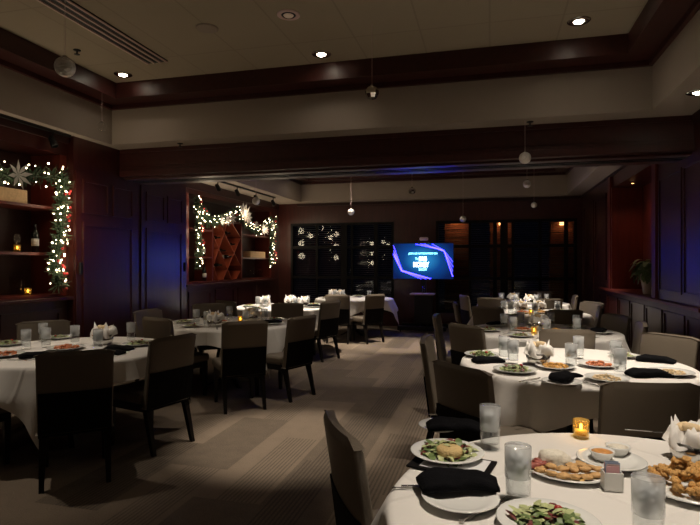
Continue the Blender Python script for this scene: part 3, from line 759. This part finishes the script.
CH = 'chairs around the dressed tables'
def chair(bx, by, fx, fy, label):
    L_ = math.hypot(fx, fy); fx /= L_; fy /= L_; rz = math.atan2(-fx, fy)
    loc = (bx+fx*.28, by+fy*.28, 0)
    if not used[0]:
        used[0] = True; chair0.location = loc; chair0.rotation_euler = (0, 0, rz); chair0['label'] = label; chair0['group'] = CH; return
    dup(chair0, loc, rz, label, CH)
chairs = [
 (-2.70, 3.06, -.66, .75, 'nearest chair on the left, full back towards camera, bottom left'),
 (-2.50, 3.87, -.965, .26, 'taupe chair at the right side of the nearest left table, turned sideways'),
 (-4.33, 4.48, .75, -.65, 'pale chair facing us behind the nearest left table'),
 (-3.85, 2.9, .40, .92, 'chair at the left edge, only its seat corner showing'),
 (-2.40, 5.02, -.63, .77, 'taupe chair backing the aisle at the second left table, nearest side'),
 (-2.03, 5.65, -.94, .35, 'angled taupe chair with visible seat at the second left table by the aisle'),
 (-3.45, 5.12, .30, .95, 'chair between the first and second left tables, dark back to camera'),
 (-4.12, 5.92, .95, -.12, 'pale chair beside the dark left panels, side edge showing'),
 (-3.90, 7.0, .62, -.75, 'dim chair facing us behind the second left table glasses'),
 (-2.86, 7.40, -.45, .95, 'low dark chair back in the middle of the third left table'),
 (-3.95, 7.65, .40, .90, 'chair at the left of the third left table below the wine shelves'),
 (-2.39, 7.96, -.93, .38, 'tall taupe chair by the aisle at the third left table'),
 (-2.72, 9.62, 0, 1, 'chair with its back to us at the farthest left table'),
 (-2.08, 9.85, -.8, .6, 'farthest aisle chair on the left, in front of the hanging cloth corner'),
 (-.50, 1.93, .875, .48, 'nearest chair of all, brown edge-on back at bottom centre'),
 (-.45, 4.30, 1, -.02, 'edge-on chair at the left of the second right table'),
 (-.14, 3.20, .70, .70, 'wide dark chair back left of the second right table'),
 (.76, 2.98, -.17, .98, 'wide chair back across the front of the second right table'),
 (1.40, 4.90, -.75, -.66, 'bright beige chair facing us by the right wall'),
 (.66, 5.12, -.05, 1, 'broad chair back in front of the third right table'),
 (-.20, 5.28, .7, .7, 'dark angled chair back left of the third right table'),
 (-.55, 6.20, 1, 0, 'edge-on chair at the left of the third right table'),
 (1.36, 6.68, -.9, -.4, 'grey chair beyond the third right table by the wall panels'),
 (1.42, 5.88, -.98, .1, 'edge-on dark chair right of the third right table below the panels'),
 (.89, 7.22, -.25, .97, 'chair back in front of the fourth right table, right side'),
 (-.01, 7.45, .5, .86, 'chair back in front of the fourth right table, left side'),
 (-.45, 8.15, 1, .1, 'edge-on chair at the left of the fourth right table'),
 (1.42, 7.95, -1, .1, 'edge-on pale chair at the right of the fourth right table'),
 (1.45, 8.72, -.85, -.5, 'small bright chair facing us at the fourth right table'),
 (.03, 9.4, .3, .95, 'small chair back before the farthest right table, left one'),
 (.92, 9.38, -.3, .95, 'small chair back before the farthest right table, right one'),
 (-.42, 10.0, .9, .35, 'pale chair at the left of the farthest right table near the screen'),
 (1.46, 10.45, -1, 0, 'edge-on chair at the right of the farthest right table'),
 (1.0, 11.72, -.35, -.93, 'chair facing us behind the farthest right table under the window'),
]
for c in chairs: chair(*c)

# ------------------------------------------------------------------ tables and cloths
TZ = .752; R = .80
def make_table():
    r = thing('round_table', 'x', 'table')
    B().lathe([(0, .715), (R-.01, .715), (R, .722), (R, .738), (R-.008, .744), (0, .744)], 64).build('tabletop', 'dark_wood', r, smooth=False)
    B().lathe([(.05, .05), (.045, .3), (.05, .66), (.12, .714)], 20).build('pedestal', 'black_metal', r, smooth=True)
    for k in range(4):
        a = k*PI/2+PI/4; B().taper((math.cos(a)*.32, math.sin(a)*.32, 0), (math.cos(a)*.05, math.sin(a)*.05, .10), .05, .06).build('leg', 'black_metal', r)
    return r
tab0 = make_table(); tused = [False]
def cloth(cx_, cy_, rot, seed, name, label, a=.97):
    n = 208; vs = [(0, 0, .7480)]; fs = []; rings = [('t', R*q) for q in (.25, .5, .75, .92, .99)]+[('h', q) for q in (0, .015, .05, .1, .17, .25, .34, .44, .54, .64, .74, .84, .92, 1.0)]
    for kind, q in rings:
        for k in range(n):
            ph = 2*PI*k/n
            if kind == 't':
                vs.append((q*math.cos(ph), q*math.sin(ph), .7480+.0010*noise.noise(Vector((q*5*math.cos(ph), q*5*math.sin(ph), seed))))); continue
            smax = a/max(abs(math.cos(ph)), abs(math.sin(ph))); hm = smax-R; h = q*hm if q > .02 else q*.5
            cor = abs(math.sin(2*ph))**3; g = min(1, h/.22)
            wob = math.sin(ph*16+seed)+.8*math.sin(ph*11+seed*2.3)+.9*noise.noise(Vector((math.cos(ph)*3, math.sin(ph)*3, seed+h*2)))
            rr = R+.006+min(.012, h)+.036*g*(1+wob)+.15*h*cor
            ph2 = ph+.09*math.sin(4*ph)*min(1, h/.4)
            z = .7478-(0 if h < .002 else h*.95)+.010*math.sin(ph*5+seed)*g*q
            vs.append((rr*math.cos(ph2), rr*math.sin(ph2), max(.02, z)))
    for k in range(n): fs.append((0, 1+k, 1+(k+1) % n))
    for i in range(len(rings)-1):
        for k in range(n): k2 = (k+1) % n; o_ = 1+i*n; fs.append((o_+k, o_+n+k, o_+n+k2, o_+k2))
    o = B().add(vs, fs).build(name, 'linen', smooth=True, loc=(cx_, cy_, 0)); o.rotation_euler = (0, 0, rot)
    return tag(o, label, 'tablecloth', 'white tablecloths')
TAB = {
 'R1': (.50, 1.76, "right row's nearest table", .75), 'R2': (.60, 4.30, "right row's second table", .18),
 'R3': (.55, 6.25, "right row's third table", .1), 'R4': (.60, 8.40, "right row's fourth table", .5), 'R5': (.60, 10.6, "right row's farthest table", .2),
 'L1': (-3.50, 3.92, "left row's nearest table", -.28), 'L2': (-3.12, 6.15, "left row's second table", .15),
 'L3': (-3.40, 8.60, "left row's third table", .4), 'L4': (-2.75, 11.0, "left row's farthest table", .72)}
for i, (k, (x, y, nm, rot)) in enumerate(TAB.items()):
    lb = 'round table hidden under white cloth, the '+nm
    if not tused[0]: tused[0] = True; tab0.location = (x, y, 0); tab0['label'] = lb; tab0['group'] = 'round dining tables'
    else: dup(tab0, (x, y, 0), 0, lb, 'round dining tables')
    cloth(x, y, rot, i*1.7, 'tablecloth', 'white square tablecloth draped over the '+nm)

# ------------------------------------------------------------------ tableware prototypes (first placed, then copied)
pending = []    # (object, kind description, table key)
protos = {}
def reg(o, desc, tk): pending.append((o, desc, tk)); return o
def place(kind, maker, cat, desc, tk, x, y, z=TZ, rz=0, scale=None):
    if kind not in protos:
        r = maker(); protos[kind] = r; r['category'] = cat; r.location = (x, y, z); r.rotation_euler = (0, 0, rz)
        if scale: r.scale = scale
        r['_s'] = 1; del r['_s']
    else: r = dup(protos[kind], (x, y, z), rz, scale=scale or (1, 1, 1))
    return reg(r, desc, tk)
def mk_glass():
    r = thing('water_glass', 'x', 'glass')
    B().lathe([(0, 0), (.036, 0), (.038, .003), (.0405, .172), (.0385, .1725), (.0362, .022), (0, .020)], 28).build('tumbler', 'glass', r, smooth=True)
    B().lathe([(.0407, .075), (.0412, .171)], 28).build('condensation', 'frosted', r, smooth=True)
    B().lathe([(0, .0205), (.0358, .0225), (.0378, .140), (0, .141)], 24).build('water', 'water', r, smooth=True)
    ic = B(); rg = random.Random(2)
    for k in range(22):
        a = k*2.4; q = .021 if k % 3 else .004; ic.m = Matrix.Translation((q*math.cos(a), q*math.sin(a), .085+k*.0026)) @ Matrix.Rotation(rg.uniform(0, 3), 4, (rg.random(), rg.random(), 1)); s = .010; ic.box(-s, s, -s, s, -s*.8, s*.8)
    ic.build('ice', 'ice', r, bevel=.002); return r
def glass(tk, x, y): return place('glass', mk_glass, 'glass', 'tall ice water glass', tk, x, y, TZ, (x*7+y*3) % 6)
def mk_plate():
    r = B().lathe([(0, 0), (.075, 0), (.080, .004), (.105, .010), (.138, .019), (.140, .021), (.137, .0225), (.102, .014), (.080, .0085), (0, .0075)], 40).build('dinner_plate', 'china', smooth=True); return r
def plate(tk, x, y, s=1, z=TZ, desc='round white plate'): return place('plate', mk_plate, 'plate', desc, tk, x, y, z, 0, (s, s, 1))
def mk_nap():
    b = B(); n = 16; m_ = 20; vs = []; fs = []
    for i in range(n+1):
        t = i/n; x = -.118+.236*t; e_ = min(1, min(t, 1-t)*9)**.5
        w = (.056+.006*math.sin(t*7))*(.86+.14*e_); hg = (.019+.006*math.sin(PI*t+.4)+.004*noise.noise(Vector((t*6, 0, 4))))*(.55+.45*e_)
        for k in range(m_):
            a = 2*PI*k/m_; cc, ss = math.cos(a), math.sin(a)
            c_ = math.copysign(abs(cc)**.62, cc); s_ = math.copysign(abs(ss)**.62, ss)
            y = c_*w+.014*math.sin(t*2.6)+.004*noise.noise(Vector((t*5, a, 1)))
            ridge = .0045*math.sin(y*95+t*5) if ss > 0 else 0
            lip = .006*max(0, cc-.55) if ss > -.2 else 0
            vs.append((x+.018*c_*(.4 if t > .5 else -.3), y, max(0, hg*(1+s_)+ridge+lip)))
    for i in range(n):
        for k in range(m_):
            k2 = (k+1) % m_; fs.append((i*m_+k, i*m_+k2, (i+1)*m_+k2, (i+1)*m_+k))
    fs.append(tuple(reversed(range(m_)))); fs.append(tuple(n*m_+k for k in range(m_)))
    return b.add(vs, fs).build('folded_napkin', 'black_cloth', auto=.9)
def napkin(tk, x, y, rz, z=TZ, s=1): return place('nap', mk_nap, 'napkin', 'folded black napkin', tk, x, y, z, rz, (s, s*1.05, .72*s))
def mk_fork():
    b = B(); b.bar((-.1, 0, .004), (.03, 0, .005), .006, .002).bar((.03, 0, .005), (.055, 0, .004), .016, .0018)
    for k in range(4): b.bar((.054, -.0075+k*.005, .004), (.098, -.0085+k*.0057, .0065), .0022, .0016)
    b.lathe([(0, 0), (.008, .001), (.008, .004), (0, .005)], 10, (-.1, 0, 0)); return b.build('fork', 'steel', bevel=.0004)
def mk_knife():
    b = B(); b.bar((-.11, 0, .004), (0, 0, .004), .011, .005)
    b.add([(0, -.008, .002), (.10, -.009, .002), (.12, .004, .002), (0, .006, .002), (0, -.008, .003), (.10, -.009, .003), (.12, .004, .003), (0, .006, .005)], [(0,3,2,1),(4,5,6,7),(0,1,5,4),(1,2,6,5),(2,3,7,6),(3,0,4,7)])
    return b.build('knife', 'steel', bevel=.0006)
def fork(tk, x, y, rz): return place('fork', mk_fork, 'fork', 'steel fork', tk, x, y, TZ-.001, rz)
def knife(tk, x, y, rz): return place('knife', mk_knife, 'knife', 'steel knife', tk, x, y, TZ-.001, rz)
# foods
def salad(seed, r=.085, n=90, h=.03, mats=('leaf_a', 'leaf_b', 'leaf_r'), toms=1, puck=False):
    root = thing('leaf_salad', 'x', 'salad'); rg = random.Random(seed)
    for mi, mt in enumerate(mats):
        g = B()
        for k in range(int(n*1.35*(.40, .46, .14)[mi % 3])):
            a = rg.uniform(0, 6.28); q = r*math.sqrt(rg.random()); hh = h*(1-(q/r)**2)
            g.leaf((q*math.cos(a), q*math.sin(a), .006+hh*rg.uniform(.2, 1)), rg.uniform(.022, .045), rg.uniform(.014, .03), rg.uniform(0, 6.28), rg.uniform(-.2, .7), rg.uniform(0, .5))
        o = g.build('leaves', mt, root); o['kind'] = 'stuff'
    for k in range(toms):
        a = .95+k*2; B().blob((r*.62*math.cos(a), r*.62*math.sin(a), h*.7+.006), (.013, .012, .011), k, .05, 10, 7).build('tomato_wedge', 'tomato', root, smooth=True)
    if puck: B().lathe([(0, 0), (.044, 0), (.049, .006), (.048, .022), (.042, .028), (0, .029)], 22, (0, 0, 0)).build('cheese_round', 'goat_cheese', root, smooth=True).location = (.012, -.040, .012)
    return root
sal0 = [None]
def put_salad(tk, x, y, z=TZ+.008, s=1, rz=0, desc='green leaf salad'):
    if sal0[0] is None: sal0[0] = salad(11); o = sal0[0]; o.location = (x, y, z); o.rotation_euler.z = rz; o.scale = (s, s, s)
    else: o = dup(sal0[0], (x, y, z), rz, scale=(s, s, s))
    return reg(o, desc, tk)
def pile(seed, name, mt, n, r, h, size, lab):
    root = B(); rg = random.Random(seed)
    for k in range(n):
        a = rg.uniform(0, 6.28); q = r*math.sqrt(rg.random()); hh = h*(1-(q/r)**1.5)
        sx = size*rg.uniform(.7, 1.3); root.blob((q*math.cos(a), q*math.sin(a), size*.5+hh*rg.uniform(.1, 1)), (sx, sx*rg.uniform(.5, .9), sx*rg.uniform(.5, .8)), k, .3, 8, 5, rg.uniform(0, 3))
    o = root.build(name, mt, smooth=True); o['kind'] = 'stuff'; o['category'] = name.replace('_', ' '); return o
pile0 = {}
def put_pile(key, args, tk, x, y, desc, s=1, z=TZ+.008):
    if key not in pile0: o = pile0[key] = pile(*args); o.location = (x, y, z); o.scale = (s, s, s)
    else: o = dup(pile0[key], (x, y, z), x*5, scale=(s, s, s))
    return reg(o, desc, tk)
FR = (21, 'fried_bites', 'fries', 60, .085, .03, .012, '')
PZ = (22, 'tomato_antipasto', 'pizza', 60, .085, .02, .012, '')
PA = (23, 'pasta_salad', 'pale_bread', 60, .08, .018, .010, '')
def mk_basket():
    r = thing('bread_basket', 'x', 'bread basket')
    B().lathe([(0, 0), (.060, 0), (.068, .01), (.078, .075), (.074, .075), (.062, .012), (0, .01)], 28).build('metal_bowl', 'steel', r, smooth=True)
    n = 44; m_ = 12; vs = []; fs = []
    for i in range(m_+1):
        t = i/m_; rr0 = .088*math.cos(t*PI/2)**.7 if t < 1 else 0; zz0 = .060+.065*math.sin(t*PI/2)
        for k in range(n):
            a = 2*PI*k/n; f = noise.noise(Vector((math.cos(a)*2.2, math.sin(a)*2.2, t*1.5)))
            rg_ = .010*math.sin(a*6+t*5)*(1-t)+.022*f
            rr = max(0, rr0+rg_*(1-t*.6)); vs.append((rr*math.cos(a), rr*math.sin(a), zz0+.045*f*math.sin(t*PI)+.012*math.sin(a*3+1)*(1-t)))
    for i in range(m_):
        for k in range(n): k2 = (k+1) % n; fs.append((i*n+k, i*n+k2, (i+1)*n+k2, (i+1)*n+k))
    c_ = B().add(vs, fs)
    for k in range(5):
        a = k*1.26+.3; d = Vector((math.cos(a), math.sin(a), 0)); e_ = Vector((-math.sin(a), math.cos(a), 0)); q = d*.055
        tip = q+d*.018+Vector((0, 0, .150+.012*(k % 3))); bs = Vector((0, 0, .075))
        c_.add([q+bs-e_*.042, q+bs+d*.020, q+bs+e_*.042, q+bs-d*.015, tip], [(0, 1, 4), (1, 2, 4), (2, 3, 4), (3, 0, 4)])
    c_.build('cloth_napkin', 'linen', r, smooth=True)
    for k in range(3): B().blob((.02*math.cos(k*2.1), .02*math.sin(k*2.1), .118+.006*k), (.042, .022, .020), k, .1, 12, 8, k*2.1+1.2).build('bread_roll', 'pale_bread', r, smooth=True)
    return r
def basket(tk, x, y, rz=0, s=1): return place('basket', mk_basket, 'bread basket', 'bread basket lined with white cloth', tk, x, y, TZ, rz, (s, s, s))
def mk_caddy():
    r = thing('sugar_caddy', 'x', 'sugar caddy')
    b = B(); b.box(-.03, .03, -.022, .022, 0, .004)
    b.box(-.03, -.026, -.022, .022, .004, .06); b.box(.026, .03, -.022, .022, .004, .06); b.box(-.026, .026, -.022, -.018, .004, .06); b.box(-.026, .026, .018, .022, .004, .06)
    b.build('ceramic_box', 'china', r, bevel=.002)
    for k, mt in enumerate(('pink_packet', 'trim_white', 'blue_packet', 'trim_white', 'pink_packet', 'blue_packet')):
        p = B(); y = -.014+k*.0055; p.box(-.022+.003*(k % 2), .018+.003*(k % 3), y-.001, y+.001, .006, .080+.004*(k % 3)); p.build('packet', mt, r)
    return r
def caddy(tk, x, y, rz=0): return place('caddy', mk_caddy, 'sugar caddy', 'small white sugar caddy with coloured packets', tk, x, y, TZ, rz)
def mk_bowl():
    return B().lathe([(0, 0), (.026, 0), (.030, .004), (.046, .034), (.043, .035), (.028, .010), (0, .008)], 26).build('dip_bowl', 'china', smooth=True)
def mk_dipf():
    return B().lathe([(0, 0), (.026, .002), (.036, .016), (.02, .022), (0, .024)], 20).build('creamy_dip', 'dip', smooth=True)
def votv(tk, x, y, p=.25): return reg(votive((x, y, TZ), 'x', p), 'amber glass votive candle', tk)
def px(u, v, z=TZ): p = at(u, v, z); return p.x, p.y

# ---- table R1 (closest)
T = 'R1'
x, y = px(452, 465); b = B()
r = thing('menu_folder', 'black menu folder with white page under the salad plate', 'menu', (x, y, TZ), -.22)
B().box(-.145, .145, -.095, .095, 0, .007).build('cover', 'back_cloth', r, bevel=.002); B().box(-.10, .125, -.080, .080, .007, .0085).build('page', 'paper', r)
x, y = px(447, 458); tag(plate(T, x, y, 1.0, TZ+.0086), None, None); pending.pop(); r_ = protos['plate']; r_['label'] = 'white plate of salad standing on the black menu folder'
o = salad(31, .095, 120, .040, toms=1, puck=True); o.location = (x, y, TZ+.0166); o['label'] = 'salad with a fried cheese round and tomatoes'
x, y = px(441, 429); o = plate(T, x, y, .72); pending.pop(); o['label'] = 'small white plate behind the salad with a black napkin on it'
x, y = px(455, 434); o = napkin(T, x, y, .12, TZ+.020, 1.02); pending.pop(); o['label'] = 'folded black napkin behind the salad plate'
x, y = px(460, 502); o = plate(T, x, y, .86); pending.pop(); o['label'] = 'white side plate under the nearest black napkin'
x, y = px(459, 494); o = napkin(T, x, y, .25, TZ+.021, 1.08); pending.pop(); o['label'] = 'nearest folded black napkin on a white side plate'
x, y = px(434, 487); knife(T, x, y, .25)
x, y = px(484, 512); fork(T, x, y, .9)
x, y = px(492, 507); fork(T, x, y, .95)
x, y = px(424, 489); fork(T, x, y, .2)
x, y = px(652, 432); o = knife(T, x, y, -.03); 
x, y = px(490, 448); glass(T, x, y)
x, y = px(518, 500); glass(T, x, y)
p = at(648, 541, TZ); glass(T, p.x, p.y)
x, y = px(581, 437); votv(T, x, y, .35)
x, y = px(612, 489); caddy(T, x, y, .1)
x, y = px(548, 527); o = plate(T, x, y, 1.02); pending.pop(); o['label'] = 'white salad plate cut by the bottom edge of the picture'
o = salad(41, .09, 130, .030, toms=1); o.location = (x, y, TZ+.008); o['label'] = 'green and red leaf salad at the bottom edge'
# oval plate with bread, dip and ham
x, y = px(566, 474); o = B().lathe([(0, 0), (.09, 0), (.11, .006), (.140, .014), (.142, .017), (.11, .011), (0, .009)], 40, sx=.98, sy=.80).build('serving_platter', 'china', loc=(x, y, TZ), smooth=True); o.rotation_euler.z = -.25
tag(o, 'white oval platter holding toasts, dip and ham', 'platter')
o = B().blob((0, 0, .02), (.058, .046, .042), 3, .10, 28, 18).build('creamy_dip', 'dip', loc=(x-.035, y+.045, TZ+.008), smooth=True); tag(o, 'pale mound of creamy dip on the oval platter', 'dip')
b = B()
for k in range(7): b.blob((-.10+.008*k, -.01+.012*k, .012+.004*(k % 2)), (.026, .020, .014), k, .55, 12, 8)
o = b.build('sliced_ham', 'ham', loc=(x, y, TZ+.008), smooth=True); tag(o, 'dark red ham slices at the left of the oval platter', 'ham', kind='stuff')
rg = random.Random(6); pos = [(-.085, -.03), (-.055, -.06), (-.018, -.072), (.020, -.072), (.058, -.062), (.090, -.038), (-.05, -.025), (-.015, -.04), (.02, -.038), (.055, -.03), (.085, -.005), (.105, -.015), (.055, .015), (.02, .0)]
for k, (a, c) in enumerate(pos):
    o = B().blob((0, 0, 0), (.023, .017, .009), k+3, .22, 12, 8, rg.uniform(-.9, .9)).build('toast_slice', 'bread', loc=(x+a, y+c, TZ+.020+(.012 if k > 5 else 0)), smooth=True); o.rotation_euler = (rg.uniform(-.2, .2), rg.uniform(-.2, .2), 0)
    tag(o, 'small golden toast slice heaped on the oval platter', 'toast', 'toast slices on the oval platter')
# plate with two dip bowls
x, y = px(611, 464); o = plate(T, x, y, .86); pending.pop(); o['label'] = 'white plate carrying two small dip bowls'
for (du, dv, lb) in ((602, 462, 'left'), (618, 457, 'right')):
    x, y = px(du, dv); o = place('bowl', mk_bowl, 'bowl', 'small white dip bowl', T, x, y, TZ+.010); o['label'] = 'small white dip bowl, %s one of the pair' % lb; pending.pop()
    o = B().lathe([(0, 0), (.026, .002), (.038, .020), (.02, .026), (0, .028)], 20).build('creamy_dip', 'sauce' if lb == 'left' else 'dip', loc=(x, y, TZ+.0195), smooth=True); tag(o, 'speckled dip in the %s bowl of the pair' % lb, 'dip')
# calamari platter
x, y = px(693, 490); o = B().lathe([(0, 0), (.10, 0), (.12, .006), (.165, .016), (.167, .019), (.12, .011), (0, .009)], 44).build('serving_plate', 'china', loc=(x, y, TZ), smooth=True)
tag(o, 'large white plate heaped with fried calamari at the right edge', 'plate')
for k in range(95):
    a = rg.uniform(0, 6.28); q = .125*math.sqrt(rg.random()); hh = .075*(1-(q/.13)**1.6)
    o = B().blob((0, 0, 0), (.020*rg.uniform(.7, 1.2), .015, .013), k, .45, 10, 7, rg.uniform(0, 3), 2.4).build('fried_calamari', 'fried', loc=(x+q*math.cos(a), y+q*math.sin(a), TZ+.020+hh*rg.uniform(.35, 1)), smooth=True)
    tag(o, 'crisp golden piece of calamari in the heap at right', 'calamari', 'fried calamari pieces')
x, y = px(690, 459); basket(T, x, y, .5, .95)

# ---- table R2
T = 'R2'
for (u, v, s, kind) in ((482, 356, 1.0, 'salad'), (515, 371.5, 1.05, 'salad'), (555, 368, .95, 'fries'), (598, 366, 1.0, 'pizza'), (671, 374, 1.0, 'pasta'), (623, 357, .8, 'salad'), (607, 380, .95, 'pasta')):
    x, y = px(u, v); plate(T, x, y, s)
    if kind == 'salad': put_salad(T, x, y, s=s, rz=u)
    elif kind == 'fries': put_pile('fries', FR, T, x, y, 'heap of golden fried bites')
    elif kind == 'pizza': put_pile('pizza', PZ, T, x, y, 'red tomato antipasto')
    else: put_pile('pasta', PA, T, x, y, 'pale pasta salad')
for (u, v) in ((504, 359), (513, 363), (578.5, 358), (571, 367.5), (620, 374.5), (616, 364)): x, y = px(u, v); glass(T, x, y)
x, y = px(538, 364); basket(T, x, y, 1.2, 1.15)
x, y = px(562, 384); plate(T, x, y, .85)
x, y = px(567, 382); napkin(T, x, y, .9, TZ+.021)
x, y = px(489, 362); napkin(T, x, y, .35)
x, y = px(650, 376); napkin(T, x, y, .2, TZ, 1.15)
x, y = px(655, 361.5); napkin(T, x, y, -.35, TZ, 1.1)
x, y = px(530, 380); knife(T, x, y, .9)
x, y = px(538, 381.5); fork(T, x, y, .8)
x, y = px(592, 384); fork(T, x, y, 2.0)
x, y = px(586, 383); knife(T, x, y, 2.1)
# ---- table L1
T = 'L1'
for (u, v, s, kind) in ((7, 345, 1.05, 'salad'), (3, 356, 1.1, 'pizza'), (66, 349, 1.1, 'pizza'), (139, 345, 1.0, 'salad'), (60, 338.5, .85, 'salad')):
    x, y = px(u, v); plate(T, x, y, s)
    if kind == 'salad': put_salad(T, x, y, s=s, rz=u)
    else: put_pile('pizza', PZ, T, x, y, 'red tomato antipasto', 1.15)
for (u, v) in ((26, 349), (43, 341), (46, 347), (75, 344), (98, 349), (131, 340)): x, y = px(u, v); glass(T, x, y)
x, y = px(103, 344); basket(T, x, y, .4, 1.2)
for (u, v, a) in ((36, 357, .8), (118, 350, .2), (108, 354, .1)): x, y = px(u, v); napkin(T, x, y, a)
x, y = px(22, 360); knife(T, x, y, .3)
x, y = px(14, 361); fork(T, x, y, .3)
# ---- the rest laid out around each table
def lay(tk, glasses, settings, candle=None, basks=(), mids=(), seed=0):
    cx_, cy_ = TAB[tk][:2]; rg = random.Random(seed)
    for k, a in enumerate(settings):
        ca, sa = math.cos(a), math.sin(a); x, y = cx_+.58*ca, cy_+.58*sa
        plate(tk, x, y, .95)
        if k % 3 == 1: put_salad(tk, x, y, s=.95, rz=k)
        elif k % 3 == 2: napkin(tk, x, y, a+1.2, TZ+.02)
        else: put_salad(tk, x, y, s=.8, rz=k)
        fork(tk, cx_+.60*math.cos(a+.32), cy_+.60*math.sin(a+.32), a); knife(tk, cx_+.60*math.cos(a-.32), cy_+.60*math.sin(a-.32), a)
    for (a, q) in glasses: glass(tk, cx_+q*math.cos(a), cy_+q*math.sin(a))
    if candle: votv(tk, cx_+candle[0], cy_+candle[1], .3)
    for (dx, dy) in basks: basket(tk, cx_+dx, cy_+dy, dx*9, 1.15)
    for (dx, dy, key) in mids:
        plate(tk, cx_+dx, cy_+dy, .95)
        if key == 'f': put_pile('fries', FR, tk, cx_+dx, cy_+dy, 'heap of golden fried bites')
        else: put_pile('pizza', PZ, tk, cx_+dx, cy_+dy, 'red tomato antipasto')
D = math.radians
S7 = [D(q) for q in (245, 195, 145, 95, 45, 355, 300)]
G7 = [(D(q), .40) for q in (220, 170, 120, 70, 20, 325, 272)]
lay('R3', G7, S7, (-.10, -.30), [(-.02, .16)], [(.14, -.06, 'f'), (-.2, .0, 'p')], 1)
lay('R4', G7, S7, (-.02, -.22), [(-.14, .16), (.12, .25)], [(.16, .02, 'f'), (-.12, -.03, 'p')], 2)
lay('R5', [(D(q), .42) for q in (250, 200, 150, 100, 40, 350, 300)], S7, (.05, -.12), [(-.16, .08), (.1, -.3)], [(.18, .1, 'f')], 3)
lay('L2', [(D(q), .42) for q in (255, 205, 120, 70, 10, 320)], S7, (.10, .05), [(.16, .22), (.0, -.42)], [(-.16, .0, 'p')], 4)
lay('L3', [(D(q), .42) for q in (250, 200, 150, 90, 30, 320)], S7, (.02, -.22), [(-.34, .0), (.05, .22), (.36, .02)], [(.10, -.08, 'p'), (-.12, .05, 'f')], 5)
lay('L4', [(D(q), .42) for q in (250, 210, 150, 330)], S7[:5], None, [(-.25, -.2), (-.5, .1)], [], 6)

# labels that single out each piece of tableware: table + order from the left
ORD = ['first', 'second', 'third', 'fourth', 'fifth', 'sixth', 'seventh', 'eighth', 'ninth', 'tenth', 'eleventh', 'twelfth', 'thirteenth', 'fourteenth']
groups = {}
for o, d, t in pending: groups.setdefault((d, t), []).append(o)
for (d, t), lst in groups.items():
    lst.sort(key=lambda o: pix_u(o.location)); n = len(lst)
    for i, o in enumerate(lst):
        lb = '%s on the %s' % (d, TAB[t][2])
        if n == 2: lb += ', the %s one' % ('left' if i == 0 else 'right')
        elif n > 2: lb += ', '+('leftmost' if i == 0 else 'rightmost' if i == n-1 else ORD[i]+' from left')
        o['label'] = lb
        if n > 1: o['group'] = '%s on the %s' % (d, TAB[t][2])

# ------------------------------------------------------------------ world and view
w = bpy.data.worlds.new('night'); sc.world = w; w.use_nodes = True
w.node_tree.nodes['Background'].inputs[0].default_value = (.01, .014, .03, 1); w.node_tree.nodes['Background'].inputs[1].default_value = .08
sc.view_settings.view_transform = 'Standard'; sc.view_settings.look = 'None'; sc.view_settings.gamma = 1; sc.view_settings.use_curve_mapping = False
sc.view_settings.exposure = 0.0
sc.cycles.use_denoising = True
try: sc.cycles.denoiser = 'OPENIMAGEDENOISE'
except Exception: pass
sc.cycles.max_bounces = 10; sc.cycles.diffuse_bounces = 3; sc.cycles.transmission_bounces = 8; sc.cycles.transparent_max_bounces = 12
sc.cycles.sample_clamp_indirect = 4; sc.cycles.caustics_reflective = False; sc.cycles.caustics_refractive = False
